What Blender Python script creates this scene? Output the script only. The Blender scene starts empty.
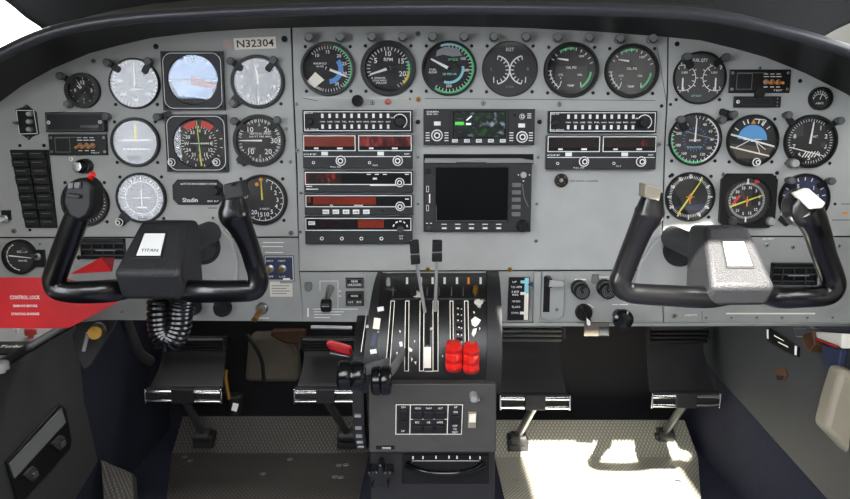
import bpy, math, random
from mathutils import Vector, Matrix
from mathutils.geometry import tessellate_polygon
random.seed(7)
SC = bpy.context.scene
COL = SC.collection
PI = math.pi
sin, cos, rad = math.sin, math.cos, math.radians

# ------------------------------------------------------------------ camera
TILT = rad(9.0); F = 740.0
CAM = Vector((0, -1.10, 0.69))
cd = bpy.data.cameras.new('camera'); cam = bpy.data.objects.new('camera', cd); COL.objects.link(cam)
cam.location = CAM; cam.rotation_euler = (PI/2 - TILT, 0, 0)
cd.sensor_width = 36; cd.lens = 36*F/850; cd.clip_start = 0.02
SC.camera = cam
_U = Vector((0, sin(TILT), cos(TILT))); _F = Vector((0, cos(TILT), -sin(TILT)))
def ray(px, py): return _F + Vector(((px-425)/F, 0, 0)) + _U*((249.5-py)/F)
def P(px, py, y=0.0):            # point of the vertical plane at depth y
    d = ray(px, py); t = (y-CAM.y)/d.y; return CAM + d*t
def PZ(px, py, z=0.0):           # point of a horizontal plane
    d = ray(px, py); t = (z-CAM.z)/d.z; return CAM + d*t
def PX(px, py, x):               # point of a side wall
    d = ray(px, py); t = x/d.x; return CAM + d*t
def scl(px, py, y=0.0):          # metres per pixel there (across, up)
    d = ray(px, py); t = (y-CAM.y)/d.y
    return t/F, (P(px, py-1, y).z - P(px, py+1, y).z)/2

# ------------------------------------------------------------------ materials
def lin(h):
    if not isinstance(h, str): return (h[0], h[1], h[2], 1)
    c = [int(h[i:i+2], 16)/255 for i in (0, 2, 4)]
    return tuple(x/12.92 if x <= .04045 else ((x+.055)/1.055)**2.4 for x in c) + (1,)
def mat(name, col, rough=.5, metal=0, bump=0, bscale=300, var=0, vscale=40, emit=0, ecol=None, coat=0, spec=.5):
    m = bpy.data.materials.new(name); m.use_nodes = True
    nt = m.node_tree; b = nt.nodes['Principled BSDF']
    c = lin(col)
    b.inputs['Base Color'].default_value = c
    b.inputs['Roughness'].default_value = rough; b.inputs['Metallic'].default_value = metal
    b.inputs['Coat Weight'].default_value = coat; b.inputs['Coat Roughness'].default_value = .08
    b.inputs['Specular IOR Level'].default_value = spec
    if emit:
        b.inputs['Emission Color'].default_value = lin(ecol or col); b.inputs['Emission Strength'].default_value = emit
    if var or bump:
        tc = nt.nodes.new('ShaderNodeTexCoord')
    if var:
        n = nt.nodes.new('ShaderNodeTexNoise'); n.inputs['Scale'].default_value = vscale; n.inputs['Detail'].default_value = 5
        nt.links.new(tc.outputs['Object'], n.inputs['Vector'])
        r = nt.nodes.new('ShaderNodeValToRGB')
        r.color_ramp.elements[0].position = .3; r.color_ramp.elements[1].position = .7
        r.color_ramp.elements[0].color = tuple(x*(1-var) for x in c[:3])+(1,)
        r.color_ramp.elements[1].color = tuple(min(1, x*(1+var)) for x in c[:3])+(1,)
        nt.links.new(n.outputs['Fac'], r.inputs['Fac']); nt.links.new(r.outputs['Color'], b.inputs['Base Color'])
    if bump:
        n = nt.nodes.new('ShaderNodeTexNoise'); n.inputs['Scale'].default_value = bscale; n.inputs['Detail'].default_value = 3
        nt.links.new(tc.outputs['Object'], n.inputs['Vector'])
        bp = nt.nodes.new('ShaderNodeBump'); bp.inputs['Strength'].default_value = bump; bp.inputs['Distance'].default_value = .002
        nt.links.new(n.outputs['Fac'], bp.inputs['Height']); nt.links.new(bp.outputs['Normal'], b.inputs['Normal'])
    return m
def glass_mat(name, ior=1.5, rough=0.0, tint=(1, 1, 1)):
    m = bpy.data.materials.new(name); m.use_nodes = True; nt = m.node_tree; nt.nodes.clear()
    o = nt.nodes.new('ShaderNodeOutputMaterial'); mx = nt.nodes.new('ShaderNodeMixShader')
    t = nt.nodes.new('ShaderNodeBsdfTransparent'); g = nt.nodes.new('ShaderNodeBsdfGlossy'); f = nt.nodes.new('ShaderNodeFresnel')
    t.inputs['Color'].default_value = (*tint, 1); g.inputs['Roughness'].default_value = rough; f.inputs['IOR'].default_value = ior
    ge = nt.nodes.new('ShaderNodeNewGeometry'); m1 = nt.nodes.new('ShaderNodeMath'); m1.operation = 'MULTIPLY_ADD'; m1.inputs[1].default_value = -2; m1.inputs[2].default_value = 1
    pw = nt.nodes.new('ShaderNodeMath'); pw.operation = 'POWER'; pw.inputs[0].default_value = ior      # a thin pane bends nothing: same reflectance from both sides
    nt.links.new(ge.outputs['Backfacing'], m1.inputs[0]); nt.links.new(m1.outputs[0], pw.inputs[1]); nt.links.new(pw.outputs[0], f.inputs['IOR'])
    nt.links.new(f.outputs[0], mx.inputs[0]); nt.links.new(t.outputs[0], mx.inputs[1]); nt.links.new(g.outputs[0], mx.inputs[2])
    nt.links.new(mx.outputs[0], o.inputs['Surface'])
    return m
def speckle_mat(name, col, col2, scale, lo, hi, rough=.5, metal=0):       # worn paint: flecks of a second colour
    m = mat(name, col, rough, metal); nt = m.node_tree; b = nt.nodes['Principled BSDF']
    tc = nt.nodes.new('ShaderNodeTexCoord'); n = nt.nodes.new('ShaderNodeTexNoise'); n.inputs['Scale'].default_value = scale; n.inputs['Detail'].default_value = 6
    r = nt.nodes.new('ShaderNodeValToRGB'); r.color_ramp.elements[0].position = lo; r.color_ramp.elements[1].position = hi
    r.color_ramp.elements[0].color = lin(col); r.color_ramp.elements[1].color = lin(col2)
    nt.links.new(tc.outputs['Object'], n.inputs['Vector']); nt.links.new(n.outputs['Fac'], r.inputs['Fac']); nt.links.new(r.outputs['Color'], b.inputs['Base Color'])
    return m
def tread_mat(name, c1, c2, size=.011):         # small diamond tread in metal
    m = mat(name, c1, .45, .35); nt = m.node_tree; b = nt.nodes['Principled BSDF']
    tc = nt.nodes.new('ShaderNodeTexCoord'); ws = []
    for a in (35, -35):
        mp = nt.nodes.new('ShaderNodeMapping'); mp.inputs['Rotation'].default_value = (0, 0, rad(a))
        w = nt.nodes.new('ShaderNodeTexWave'); w.inputs['Scale'].default_value = .314/size
        nt.links.new(tc.outputs['Object'], mp.inputs['Vector']); nt.links.new(mp.outputs[0], w.inputs['Vector']); ws.append(w)
    mul = nt.nodes.new('ShaderNodeMath'); mul.operation = 'MULTIPLY'
    nt.links.new(ws[0].outputs['Fac'], mul.inputs[0]); nt.links.new(ws[1].outputs['Fac'], mul.inputs[1])
    r = nt.nodes.new('ShaderNodeValToRGB'); r.color_ramp.elements[0].color = lin(c2); r.color_ramp.elements[1].color = lin(c1)
    r.color_ramp.elements[0].position = .1; r.color_ramp.elements[1].position = .45
    nt.links.new(mul.outputs[0], r.inputs['Fac']); nt.links.new(r.outputs['Color'], b.inputs['Base Color'])
    bp = nt.nodes.new('ShaderNodeBump'); bp.inputs['Strength'].default_value = .5; bp.inputs['Distance'].default_value = .002
    nt.links.new(mul.outputs[0], bp.inputs['Height']); nt.links.new(bp.outputs['Normal'], b.inputs['Normal'])
    return m
def screen_mat(name, stops, scale, emit, stretch=(1, 1, 1), detail=3):   # a lit display: coloured noise that glows
    m = mat(name, '101010', .25); nt = m.node_tree; b = nt.nodes['Principled BSDF']
    tc = nt.nodes.new('ShaderNodeTexCoord'); mp = nt.nodes.new('ShaderNodeMapping'); mp.inputs['Scale'].default_value = stretch
    n = nt.nodes.new('ShaderNodeTexNoise'); n.inputs['Scale'].default_value = scale; n.inputs['Detail'].default_value = detail
    r = nt.nodes.new('ShaderNodeValToRGB'); e = r.color_ramp.elements
    while len(e) < len(stops): e.new(.5)
    for k, (p, c) in enumerate(stops): e[k].position = p; e[k].color = lin(c)
    nt.links.new(tc.outputs['Object'], mp.inputs['Vector']); nt.links.new(mp.outputs[0], n.inputs['Vector'])
    nt.links.new(n.outputs['Fac'], r.inputs['Fac']); nt.links.new(r.outputs['Color'], b.inputs['Emission Color'])
    b.inputs['Emission Strength'].default_value = emit
    return m

M = dict(
    panel=mat('panel grey paint', 'a8a9a5', .55, 0, .06, 900, .05, 25),
    panel2=mat('lower panel grey paint', '9a9c98', .55, 0, .06, 900, .06, 25),
    bare=mat('bare aluminium', 'b9bcb8', .35, .8),
    black=mat('black plastic', '131313', .42, spec=.3),
    bezel=mat('black bezel paint', '0f0f0f', .4, spec=.35),
    radio=mat('radio black', '202021', .5, 0, .05, 1500, spec=.25),
    radio2=mat('radio grey-black', '323233', .5, spec=.25),
    dial=mat('dial black', '121213', .6),
    dialgrey=mat('dial charcoal', '343434', .6),
    dialpale=mat('silver grey print and dial glare', '8d8c90', .6),  # also coloured onto dials in place of window glare
    dialblue=mat('dial slate blue', '2a3350', .6),
    sky=mat('horizon blue', '5aa0d8', .5), earth=mat('horizon brown', '4a4033', .6),
    white=mat('white print', 'f2f2ee', .6), cream=mat('cream label', 'f8f2e2', .6), pink=mat('faded pink label', 'bfa9a6', .6),
    ink=mat('black ink', '181818', .6), navy=mat('navy label', '2b3550', .5),
    green=mat('green arc', '5fd08a', .6), yellow=mat('yellow print', 'e3d84a', .6), orange=mat('orange print', 'e08a2e', .6),
    redp=mat('red print', 'd83a3a', .6), bluep=mat('blue print and glare', '5c95d6', .6), aqua=mat('aqua print', '8fd0d8', .6),
    chrome=mat('chrome', 'd8d8d8', .15, 1), steel=mat('steel', '9a9a98', .35, .9), silver=mat('silver cap', 'b4b4b2', .4, .5),
    brass=mat('brass', 'a8803c', .35, .85), greyknob=mat('grey knob plastic', '6c6f6d', .5, spec=.3), darkknob=mat('dark grey knob', '3a3d3d', .45),
    hub=mat('crinkle black', '272729', .5, 0, .6, 620), yoke=mat('gloss black yoke', '060607', .28, 0, 0, 0, 0, 0, 0, None, .3),
    red=mat('red painted sheet', 'c3121c', .5, 0, 0, 0, .15, 14), redknob=mat('red plastic knob', 'd8231c', .3), redlamp=mat('red lamp', 'c85048', .3),
    hood=mat('black vinyl hood', '0e0e0e', .5, 0, .12, 500), lip=mat('hood edge vinyl', '38383c', .3, 0, .08, 500), cover=mat('black cloth cover', '08090a', .85, 0, .2, 120),
    wallgrey=mat('grey trim vinyl', '343433', .6, 0, .1, 500), wallgreyr=mat('grey trim vinyl right', '313335', .55, 0, .1, 500, .08, 9),
    navycarpet=mat('navy carpet', '0d1226', .95, 0, .5, 500, .25, 60), dark=mat('firewall dark', '16161a', .9, 0, .2, 60),
    liner=mat('cabin liner', '7d796f', .8), rear=mat('rear liner', '2e2d2a', .9), beige=mat('beige leather', '958d7b', .6, 0, .1, 300, .06, 12),
    brown=mat('brown leather', '4a2c12', .6, 0, .2, 80, .3, 30), paper=mat('paper', 'dcd8cc', .8), duct=mat('insulation cloth', '5d574c', .9, 0, .4, 60, .15, 20),
    pedal=mat('black rubber', '1f1f20', .55, 0, .1, 500, .2, 20), base=mat('pedestal black', '1c1c1d', .5, 0, .1, 300), pedface=mat('pedestal charcoal', '494744', .55, 0, .12, 600, .08, 40),
    wornblack=speckle_mat('worn black paint', '151515', 'c9c5b8', 34, .665, .68, .38),
    tread=tread_mat('bright tread plate', 'b9b6a8', '8c897c', .0065), tread_shade=tread_mat('shaded tread plate', '615d58', '3d3a37', .0065),  # the left plate's lack of light is put into its darker colour
    redglow=screen_mat('red display', [(.3, '6a2010'), (.6, '862a15'), (.8, '943219')], 18, .6),
    redglow2=screen_mat('red display with digits', [(.35, '2a0808'), (.55, '5a1512'), (.72, 'b04038')], 90, .6, (1, 1, .4)),
    redline=screen_mat('dark red display', [(.45, '0a0405'), (.6, '380a08'), (.75, 'b02a1c')], 110, .8, (1, 1, .5)),
    dimred=screen_mat('unlit red display', [(.4, '120606'), (.7, '2a0a0a')], 60, .35),
    navscreen=screen_mat('navigator screen', [(.34, '0f4a12'), (.44, '04140a'), (.56, '080c0c'), (.63, '5a686c'), (.75, 'a9b4b8')], 75, .8, (1, 1, 1.3), 4),
    blackscreen=mat('black screen', '0b0d0e', .16), adi=screen_mat('attitude display', [(.3, '5888c8'), (.7, '8ab0dc')], 20, .5),
    greenlit=mat('green lit bar', '3fae35', .5, emit=.7), whitelit=mat('white lit mark', 'c8d0d0', .5, emit=.7),
    postgrey=mat('post light grey', '565958', .5, spec=.3), postsilver=mat('post light silver', '8a8c8a', .5, .2),
    hole=mat('dark hole', '050505', .9),
    glass=glass_mat('instrument glass', 1.46), pane=glass_mat('window acrylic', 1.3),
)

# ------------------------------------------------------------------ mesh builder
_tc = {}
def text_geo(body):
    if body not in _tc:
        cu = bpy.data.curves.new('t', 'FONT'); cu.body = body; cu.align_x = 'CENTER'; cu.align_y = 'CENTER'; cu.resolution_u = 2; cu.offset = .012
        ob = bpy.data.objects.new('t', cu); me = ob.to_mesh()
        _tc[body] = ([tuple(v.co) for v in me.vertices], [tuple(p.vertices) for p in me.polygons])
        ob.to_mesh_clear(); bpy.data.objects.remove(ob); bpy.data.curves.remove(cu)
    return _tc[body]
def catmull(pts, n):
    out = []; k = len(pts)
    for i in range(k-1):
        p0 = pts[max(i-1, 0)]; p1 = pts[i]; p2 = pts[i+1]; p3 = pts[min(i+2, k-1)]
        for j in range(n):
            t = j/n
            out.append(tuple(.5*((2*b)+(-a+c)*t+(2*a-5*b+4*c-d)*t*t+(-a+3*b-3*c+d)*t**3) for a, b, c, d in zip(p0, p1, p2, p3)))
    out.append(tuple(pts[-1])); return out
class MB:
    """collects shapes; su, sv metres per unit across and up, h is metres towards the viewer; su=None gives plain xyz"""
    def __init__(s, su=None, sv=None):
        s.su = su; s.sv = sv or su; s.v = []; s.f = []; s.mi = []; s.mats = []; s.M = None
    def tf(s, p):
        if s.su is not None: p = (p[0]*s.su, -p[2], p[1]*s.sv)
        return tuple(s.M @ Vector(p)) if s.M is not None else tuple(p)
    def add(s, vs, fs, m):
        m = M[m] if isinstance(m, str) else m
        if m not in s.mats: s.mats.append(m)
        k = s.mats.index(m); o = len(s.v)
        s.v += [s.tf(p) for p in vs]
        for f in fs: s.f.append([i+o for i in f]); s.mi.append(k)
    def prism(s, poly, h0, h1, m, bev=0, cap_m=None, holes=()):
        if sum(a[0]*b[1]-b[0]*a[1] for a, b in zip(poly, list(poly[1:])+[poly[0]])) < 0: poly = list(poly)[::-1]
        n = len(poly)
        if holes:
            loops = [list(poly)] + [list(h) for h in holes]
            flat = [q for l in loops for q in l]
            tri = tessellate_polygon([[Vector((q[0], q[1], 0)) for q in l] for l in loops])
            N = len(flat)
            vs = [(x, y, h0) for x, y in flat] + [(x, y, h1) for x, y in flat]
            fs = []
            for t in tri:
                a, b, c = [Vector(flat[i]) for i in t]
                if (b-a).cross(c-a) < 0: t = (t[0], t[2], t[1])
                fs.append([i+N for i in t]); fs.append([t[0], t[2], t[1]])
            o = 0
            for li, l in enumerate(loops):
                k = len(l)
                for i in range(k):
                    j = (i+1) % k; q = [o+i, o+j, o+j+N, o+i+N]
                    fs.append(q if li == 0 else q[::-1])
                o += k
            s.add(vs, fs, m); return
        if bev:
            ins = []
            for i in range(n):
                a = Vector(poly[i-1]); b = Vector(poly[i]); c = Vector(poly[(i+1) % n])
                e1 = (b-a).normalized(); e2 = (c-b).normalized()
                nn = Vector((-e1.y-e2.y, e1.x+e2.x)); L = max(nn.length, .4); nn = nn/L
                ins.append(b + nn*bev/max(.35, (nn.dot(Vector((-e1.y, e1.x))))))
            bh = bev*(s.su or 1)*.8
            vs = [(x, y, h0) for x, y in poly] + [(x, y, h1-bh) for x, y in poly] + [(q.x, q.y, h1) for q in ins]; L = 3
        else:
            vs = [(x, y, h0) for x, y in poly] + [(x, y, h1) for x, y in poly]; L = 2
        fs = [[l*n+i, l*n+(i+1) % n, (l+1)*n+(i+1) % n, (l+1)*n+i] for l in range(L-1) for i in range(n)]
        fs.append(list(range(n))[::-1])
        s.add(vs, fs + ([] if cap_m else [[(L-1)*n+i for i in range(n)]]), m)
        if cap_m: s.add(vs[(L-1)*n:], [list(range(n))], cap_m)
    def rect(s, u0, v0, u1, v1, h0, h1, m, bev=0, cap_m=None):
        if u0 > u1: u0, u1 = u1, u0
        if v0 > v1: v0, v1 = v1, v0
        s.prism([(u0, v0), (u1, v0), (u1, v1), (u0, v1)], h0, h1, m, bev, cap_m)
    def flat(s, poly, h, m): s.add([(x, y, h) for x, y in poly], [list(range(len(poly)))], m)
    def frect(s, u0, v0, u1, v1, h, m):
        s.flat([(min(u0, u1), min(v0, v1)), (max(u0, u1), min(v0, v1)), (max(u0, u1), max(v0, v1)), (min(u0, u1), max(v0, v1))], h, m)
    def frame(s, u0, v0, u1, v1, w, h, m):
        s.frect(u0, v0, u1, v0+w, h, m); s.frect(u0, v1-w, u1, v1, h, m); s.frect(u0, v0+w, u0+w, v1-w, h, m); s.frect(u1-w, v0+w, u1, v1-w, h, m)
    def lathe(s, prof, m, cu=0, cv=0, n=32, knurl=0):
        vs = []; fs = []; rings = []
        for r, h in prof:
            if r <= 1e-6: rings.append([len(vs)]); vs.append((cu, cv, h))
            else:
                rings.append(list(range(len(vs), len(vs)+n)))
                for i in range(n):
                    a = 2*PI*i/n; k = r*(1-knurl*(i % 2)); vs.append((cu+k*cos(a), cv+k*sin(a), h))
        for A, B in zip(rings, rings[1:]):
            for i in range(n):
                j = (i+1) % n
                q = ([A[i], A[j], B[j], B[i]] if len(A) > 1 and len(B) > 1 else [A[i], A[j], B[0]] if len(A) > 1 else [A[0], B[j], B[i]])
                fs.append(q)
        s.add(vs, fs, m)
    def disc(s, r, h, m, cu=0, cv=0, n=32): s.flat([(cu+r*cos(2*PI*i/n), cv+r*sin(2*PI*i/n)) for i in range(n)], h, m)
    def line(s, u0, v0, u1, v1, w, h, m, w1=None):
        d = Vector((u1-u0, v1-v0)); d.normalize(); nx, ny = -d.y*w/2, d.x*w/2
        k = 1 if w1 is None else w1/w
        s.flat([(u0-nx, v0-ny), (u1-nx*k, v1-ny*k), (u1+nx*k, v1+ny*k), (u0+nx, v0+ny)][::1], h, m)
    def arc(s, r0, r1, a0, a1, h, m, cu=0, cv=0, n=None):      # clock degrees
        n = n or max(3, int(abs(a1-a0)/8)); vs = []
        for i in range(n+1):
            a = rad(a0+(a1-a0)*i/n); vs += [(cu+r0*sin(a), cv+r0*cos(a), h), (cu+r1*sin(a), cv+r1*cos(a), h)]
        s.add(vs, [[2*i, 2*i+2, 2*i+3, 2*i+1][::-1] for i in range(n)], m)
    def ticks(s, r0, r1, a0, a1, n, w, h, m):
        for i in range(n):
            a = rad(a0+(a1-a0)*i/max(1, n-1)); s.line(r0*sin(a), r0*cos(a), r1*sin(a), r1*cos(a), w, h, m)
    def text(s, body, u, v, ch, h, m, fit=None, rot=0):
        vs, fs = text_geo(body)
        if not vs: return
        k = ch/.69; x0 = min(p[0] for p in vs); x1 = max(p[0] for p in vs); y0 = min(p[1] for p in vs); y1 = max(p[1] for p in vs)
        kx = fit/(x1-x0) if fit else k; cx, cy = (x0+x1)/2, (y0+y1)/2; a = rad(rot)
        pts = []
        for p in vs:
            X, Y = (p[0]-cx)*kx, (p[1]-cy)*k
            pts.append((u+X*cos(a)-Y*sin(a), v+X*sin(a)+Y*cos(a), h))
        s.add(pts, fs, m)
    def nums(s, r, lst, ch, h, m):
        for a, t in lst: s.text(t, r*sin(rad(a)), r*cos(rad(a)), ch, h, m)
    def box(s, a, b, m):                                        # plain xyz corners
        x0, y0, z0 = [min(p, q) for p, q in zip(a, b)]; x1, y1, z1 = [max(p, q) for p, q in zip(a, b)]
        s.hexa([(x0, y0, z0), (x1, y0, z0), (x1, y0, z1), (x0, y0, z1)], [(x0, y1, z0), (x1, y1, z0), (x1, y1, z1), (x0, y1, z1)], m)
    def hexa(s, fr, bk, m):                                     # front loop (seen ccw) and back loop
        n = len(fr); vs = [tuple(p) for p in fr] + [tuple(p) for p in bk]
        s.add(vs, [list(range(n)), [n+i for i in range(n)][::-1]] + [[i, i+n, (i+1) % n+n, (i+1) % n] for i in range(n)], m)
    def sweep(s, pts, m, r=None, ref=(0, 1, 0), n=16, sub=6, pw=2.0, cap=True, closed=False):
        """pts: (x,y,z[,a,b]); a in plane across, b along ref"""
        q = [tuple(p) + ((r, r) if len(p) == 3 else ()) for p in pts]
        if sub > 1: q = catmull(q, sub)
        ref = Vector(ref); vs = []; fs = []; K = len(q)
        for i, p in enumerate(q):
            t = (Vector(q[min(i+1, K-1)][:3]) - Vector(q[max(i-1, 0)][:3]))
            t = t.normalized() if t.length > 1e-9 else Vector((0, 0, 1))
            n1 = ref - t*ref.dot(t)
            n1 = n1.normalized() if n1.length > 1e-4 else t.orthogonal().normalized()
            n2 = t.cross(n1)
            for j in range(n):
                a = 2*PI*j/n; c, d = cos(a), sin(a)
                if pw != 2: c = math.copysign(abs(c)**(2/pw), c); d = math.copysign(abs(d)**(2/pw), d)
                vs.append(tuple(Vector(p[:3]) + n2*(p[3]*c) + n1*(p[4]*d)))
        for i in range(K-1):
            for j in range(n):
                k = (j+1) % n; fs.append([i*n+k, i*n+j, (i+1)*n+j, (i+1)*n+k])
        if cap: fs.append(list(range(n))); fs.append([(K-1)*n+j for j in range(n)][::-1])
        s.add(vs, fs, m)
    def mesh(s, name, smooth=True):
        me = bpy.data.meshes.new(name); me.from_pydata(s.v, [], s.f)
        for m in s.mats: me.materials.append(m)
        me.polygons.foreach_set('material_index', s.mi)
        if smooth:
            me.polygons.foreach_set('use_smooth', [True]*len(me.polygons)); me.set_sharp_from_angle(angle=.62)
        me.update(); return me
    def obj(s, name, parent=None, smooth=True, bevel=0, loc=None):
        o = bpy.data.objects.new(name, s.mesh(name, smooth)); COL.objects.link(o)
        if parent is not None: o.parent = parent
        if loc is not None: o.location = loc
        if bevel:
            b = o.modifiers.new('b', 'BEVEL'); b.width = bevel; b.segments = 3; b.limit_method = 'ANGLE'; b.angle_limit = .6; b.harden_normals = False
        return o
def merge_into(o, target):       # printed marks become surface pattern of the part they are printed on
    a, b = target.data, o.data; vs = [v.co[:] for v in a.vertices]; n = len(vs); vs += [v.co[:] for v in b.vertices]
    fs = [p.vertices[:] for p in a.polygons] + [tuple(i+n for i in p.vertices) for p in b.polygons]
    ms = list(a.materials); k = {}
    for i, m in enumerate(b.materials):
        if m not in ms: ms.append(m)
        k[i] = ms.index(m)
    mi = [p.material_index for p in a.polygons] + [k[p.material_index] for p in b.polygons]
    sm = [p.use_smooth for p in a.polygons] + [False]*len(b.polygons)
    me = bpy.data.meshes.new(a.name); me.from_pydata(vs, [], fs)
    for m in ms: me.materials.append(m)
    me.polygons.foreach_set('material_index', mi); me.polygons.foreach_set('use_smooth', sm); me.set_sharp_from_angle(angle=.62); me.update()
    target.data = me; bpy.data.objects.remove(o)
def tag(o, label, cat, group=None, kind=None):
    o['label'] = label; o['category'] = cat
    if group: o['group'] = group
    if kind: o['kind'] = kind
    return o
def thing(name, label, cat, loc, group=None):
    o = bpy.data.objects.new(name, None); COL.objects.link(o); o.location = loc; o.empty_display_size = .01
    return tag(o, label, cat, group)
def structure(o): o['kind'] = 'structure'; return o
def copy_tree(o, parent=None):
    c = o.copy(); COL.objects.link(c); c.parent = parent
    for ch in list(o.children): copy_tree(ch, c)
    return c
class T:
    """a thing mounted on the panel face at a pixel; makes builders in pixel units around it"""
    def __init__(s, name, label, cat, px, py, y=0.0, group=None, face=0.0):
        s.px, s.py, s.y = px, py, y; s.su, s.sv = scl(px, py, y-face); w = P(px, py, y-face)
        s.o = thing(name, label, cat, Vector((w.x, y, w.z)), group)
    def at(s, px, py, h): w = P(px, py, s.y-h); return (w.x-s.o.location.x)/s.su, (w.z-s.o.location.z)/s.sv
    def mb(s): return MB(s.su, s.sv)
    def U(s, px): return px - s.px
    def V(s, py): return s.py - py
    def q(s, *pts): return [(a-s.px, s.py-b) for a, b in pts]
# shared screws
def _screw(m, slot):
    b = MB(1, 1); b.lathe([(1, 0), (1, .35), (.75, .6), (0, .65)], m, n=14)
    b.frect(-.7, -.12, .7, .12, .67, slot); b.frect(-.12, -.7, .12, .7, .67, slot)
    return b.mesh('screw')
SCREW = {'dark': _screw('black', 'hole'), 'silver': _screw('steel', 'ink'), 'brass': _screw('brass', 'ink'), 'white': _screw('white', 'ink'), 'grey': _screw('greyknob', 'ink')}
def screw(parent, x, z, r, kind='dark', y=0.0, name='screw'):
    o = bpy.data.objects.new(name, SCREW[kind]); COL.objects.link(o); o.parent = parent; o.location = (x, y, z); o.scale = (r, r*.7, r)
    return o
def knob(t, px, py, r, h, m='black', cap='ring', name='knob', cm='white', knurl=0, parent=None, h0=0.001):
    """concentric or plain knob as a part of thing t (pixel radius r)"""
    b = t.mb(); u, v = t.at(px, py, h*.85)
    b.lathe([(r, h0), (r*.96, h*.6), (r*.9, h*.7), (r*.8, h*.72)], m, u, v, 28, knurl)
    if cap == 'ring':
        b.lathe([(r*.92, h*.71), (r*.74, h*.73)], cm, u, v, 28)
        b.lathe([(r*.75, h*.7), (r*.55, h*.72), (r*.52, h), (0, h)], m, u, v, 24)
        b.arc(r*.30, r*.5, 0, 360, h*1.01, cm, u, v, 20)
    elif cap == 'plain': b.lathe([(r*.8, h*.72), (r*.74, h), (0, h)], m, u, v, 28)
    elif cap == 'silver': b.lathe([(r*.8, h*.72), (r*.76, h), (0, h)], 'silver', u, v, 28)
    return b.obj(name, parent or t.o)
SKY = 8.5; SUN = 42.0; EXPO = 0.36; SUND = (.12, .60, -.50)
SUN_HOLE = [(.205, -.775), (.29, -.775), (.285, -.715), (.21, -.725)]  # small roof opening added so sun strikes the panel by the right yoke
LIGHT_HOLE_POLY = [(-.58, -3.0), (.58, -3.0), (.58, -1.36), (.24, -1.30), (.25, -1.05), (.29, -1.00), (.29, -.93), (-.07, -.93), (-.07, -1.30), (-.58, -1.36)]  # invented roof opening, outlined to steer sun and skylight inside
# ------------------------------------------------------------------ instrument panels
def wpoly(pts, y=0.0):                      # pixel outline -> (x, z) on the plane y
    return [(P(a, b, y).x, P(a, b, y).z) for a, b in pts]
def panel(name, label, pts, m, screws, holes=(), extra=None):
    c = P(sum(p[0] for p in pts)/len(pts), sum(p[1] for p in pts)/len(pts))
    root = thing(name, label, 'panel', c)
    poly = [(x-c.x, z-c.z) for x, z in wpoly(pts)]
    if sum(a[0]*b[1]-b[0]*a[1] for a, b in zip(poly, poly[1:]+poly[:1])) < 0: poly = poly[::-1]
    b = MB(1, 1); b.prism(poly, -.0025, 0, m, .0006); b.obj('plate', root)
    for px, py, r, k in screws:
        w = P(px, py); screw(root, w.x-c.x, w.z-c.z, r*.0015, k)
    if extra:
        e = MB(1, 1); e.M = Matrix.Translation((-c.x, -c.y, -c.z)); extra(e); e.obj('lettering', root, False)
    return root
def W(px, py): w = P(px, py); return w.x, w.z
def ptext(e, body, px, py, ch, m, fit=None):
    s = .0015; x, z = W(px, py); e.text(body, x, z, ch*s, .0003, m, fit*s if fit else None)
def pline(e, x0, y0, x1, y1, w, m):
    a = W(x0, y0); b = W(x1, y1); e.line(a[0], a[1], b[0], b[1], w*.0015, .0003, m)
def up(q): return [(a, b-3) for a, b in q]
TOPL = [(-40, 146), (-20, 124), (0, 104), (23, 86), (54, 69), (90, 54), (120, 46), (150, 39), (200, 33), (250, 30), (290.5, 28)]
TOPC = [(292, 28), (425, 27), (520, 29), (600, 33), (667.5, 37.5)]
TOPR = [(669, 38), (700, 41), (747, 53), (790, 67.5), (817, 81), (835, 89), (850, 97), (880, 116)]
panel('instrument_dashboard', 'grey pilot side flight panel with three rows of round instruments', up(TOPL) + [(292.5, 90), (296, 170), (298, 236.5), (-40, 237)], 'panel',
      [(156, 46.5, 2.6, 'dark'), (284.5, 39, 3, 'dark'), (93.5, 61, 2.3, 'grey'), (20, 145.5, 1.6, 'dark'), (44, 145.5, 1.8, 'dark'), (14, 231, 2.6, 'grey'), (30, 230, 1.5, 'dark'), (291, 233, 2.4, 'grey'),
       (286, 129, 2, 'silver'), (290.5, 162, 2, 'silver'), (71, 159, 2, 'white'), (213, 218, 1.6, 'brass')],
      extra=lambda e: (pline(e, 208, 208, 217, 208, .7, 'ink'), pline(e, 209, 223, 215, 223, .6, 'ink')))
panel('instrument_dashboard', 'grey centre engine and radio panel with six gauges along its top', up(TOPC) + [(667, 90), (664, 150), (661, 269.5), (299.5, 271), (297.5, 170), (294, 90)], 'panel',
      [(296.5, 104, 2, 'silver'), (297.5, 150.5, 2, 'silver'), (418.5, 99.5, 2.6, 'brass'), (418, 34, 2.6, 'grey'), (418, 122, 2.3, 'dark'), (418, 157, 1.8, 'silver'), (372.5, 102.5, 2.6, 'silver'), (483.5, 103, 2.6, 'silver'),
       (539.5, 122, 2.3, 'dark'), (538, 157.5, 1.8, 'silver'), (559, 104, 2.6, 'silver'), (661.5, 106, 1.8, 'dark'), (659, 144.5, 2.3, 'silver'), (410, 99, 1.3, 'brass'), (301, 193, 1.5, 'grey'), (300.5, 232, 1.5, 'grey'),
       (418, 204, 1.3, 'grey'), (537, 204, 1.6, 'silver'), (536, 241, 2, 'silver'), (428, 270-.5, 2.6, 'brass'), (510, 270-.5, 2.6, 'brass')],
      extra=lambda e: (ptext(e, 'GPS DATA LOADER', 584, 181, 1.8, 'ink', 28), pline(e, 303, 97.5, 410, 98.5, .5, 'bare'), pline(e, 425, 98.5, 655, 100.5, .5, 'ink'), pline(e, 657, 46, 666, 100, .5, 'ink'), pline(e, 303, 98, 318, 101, .5, 'ink')))
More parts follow.
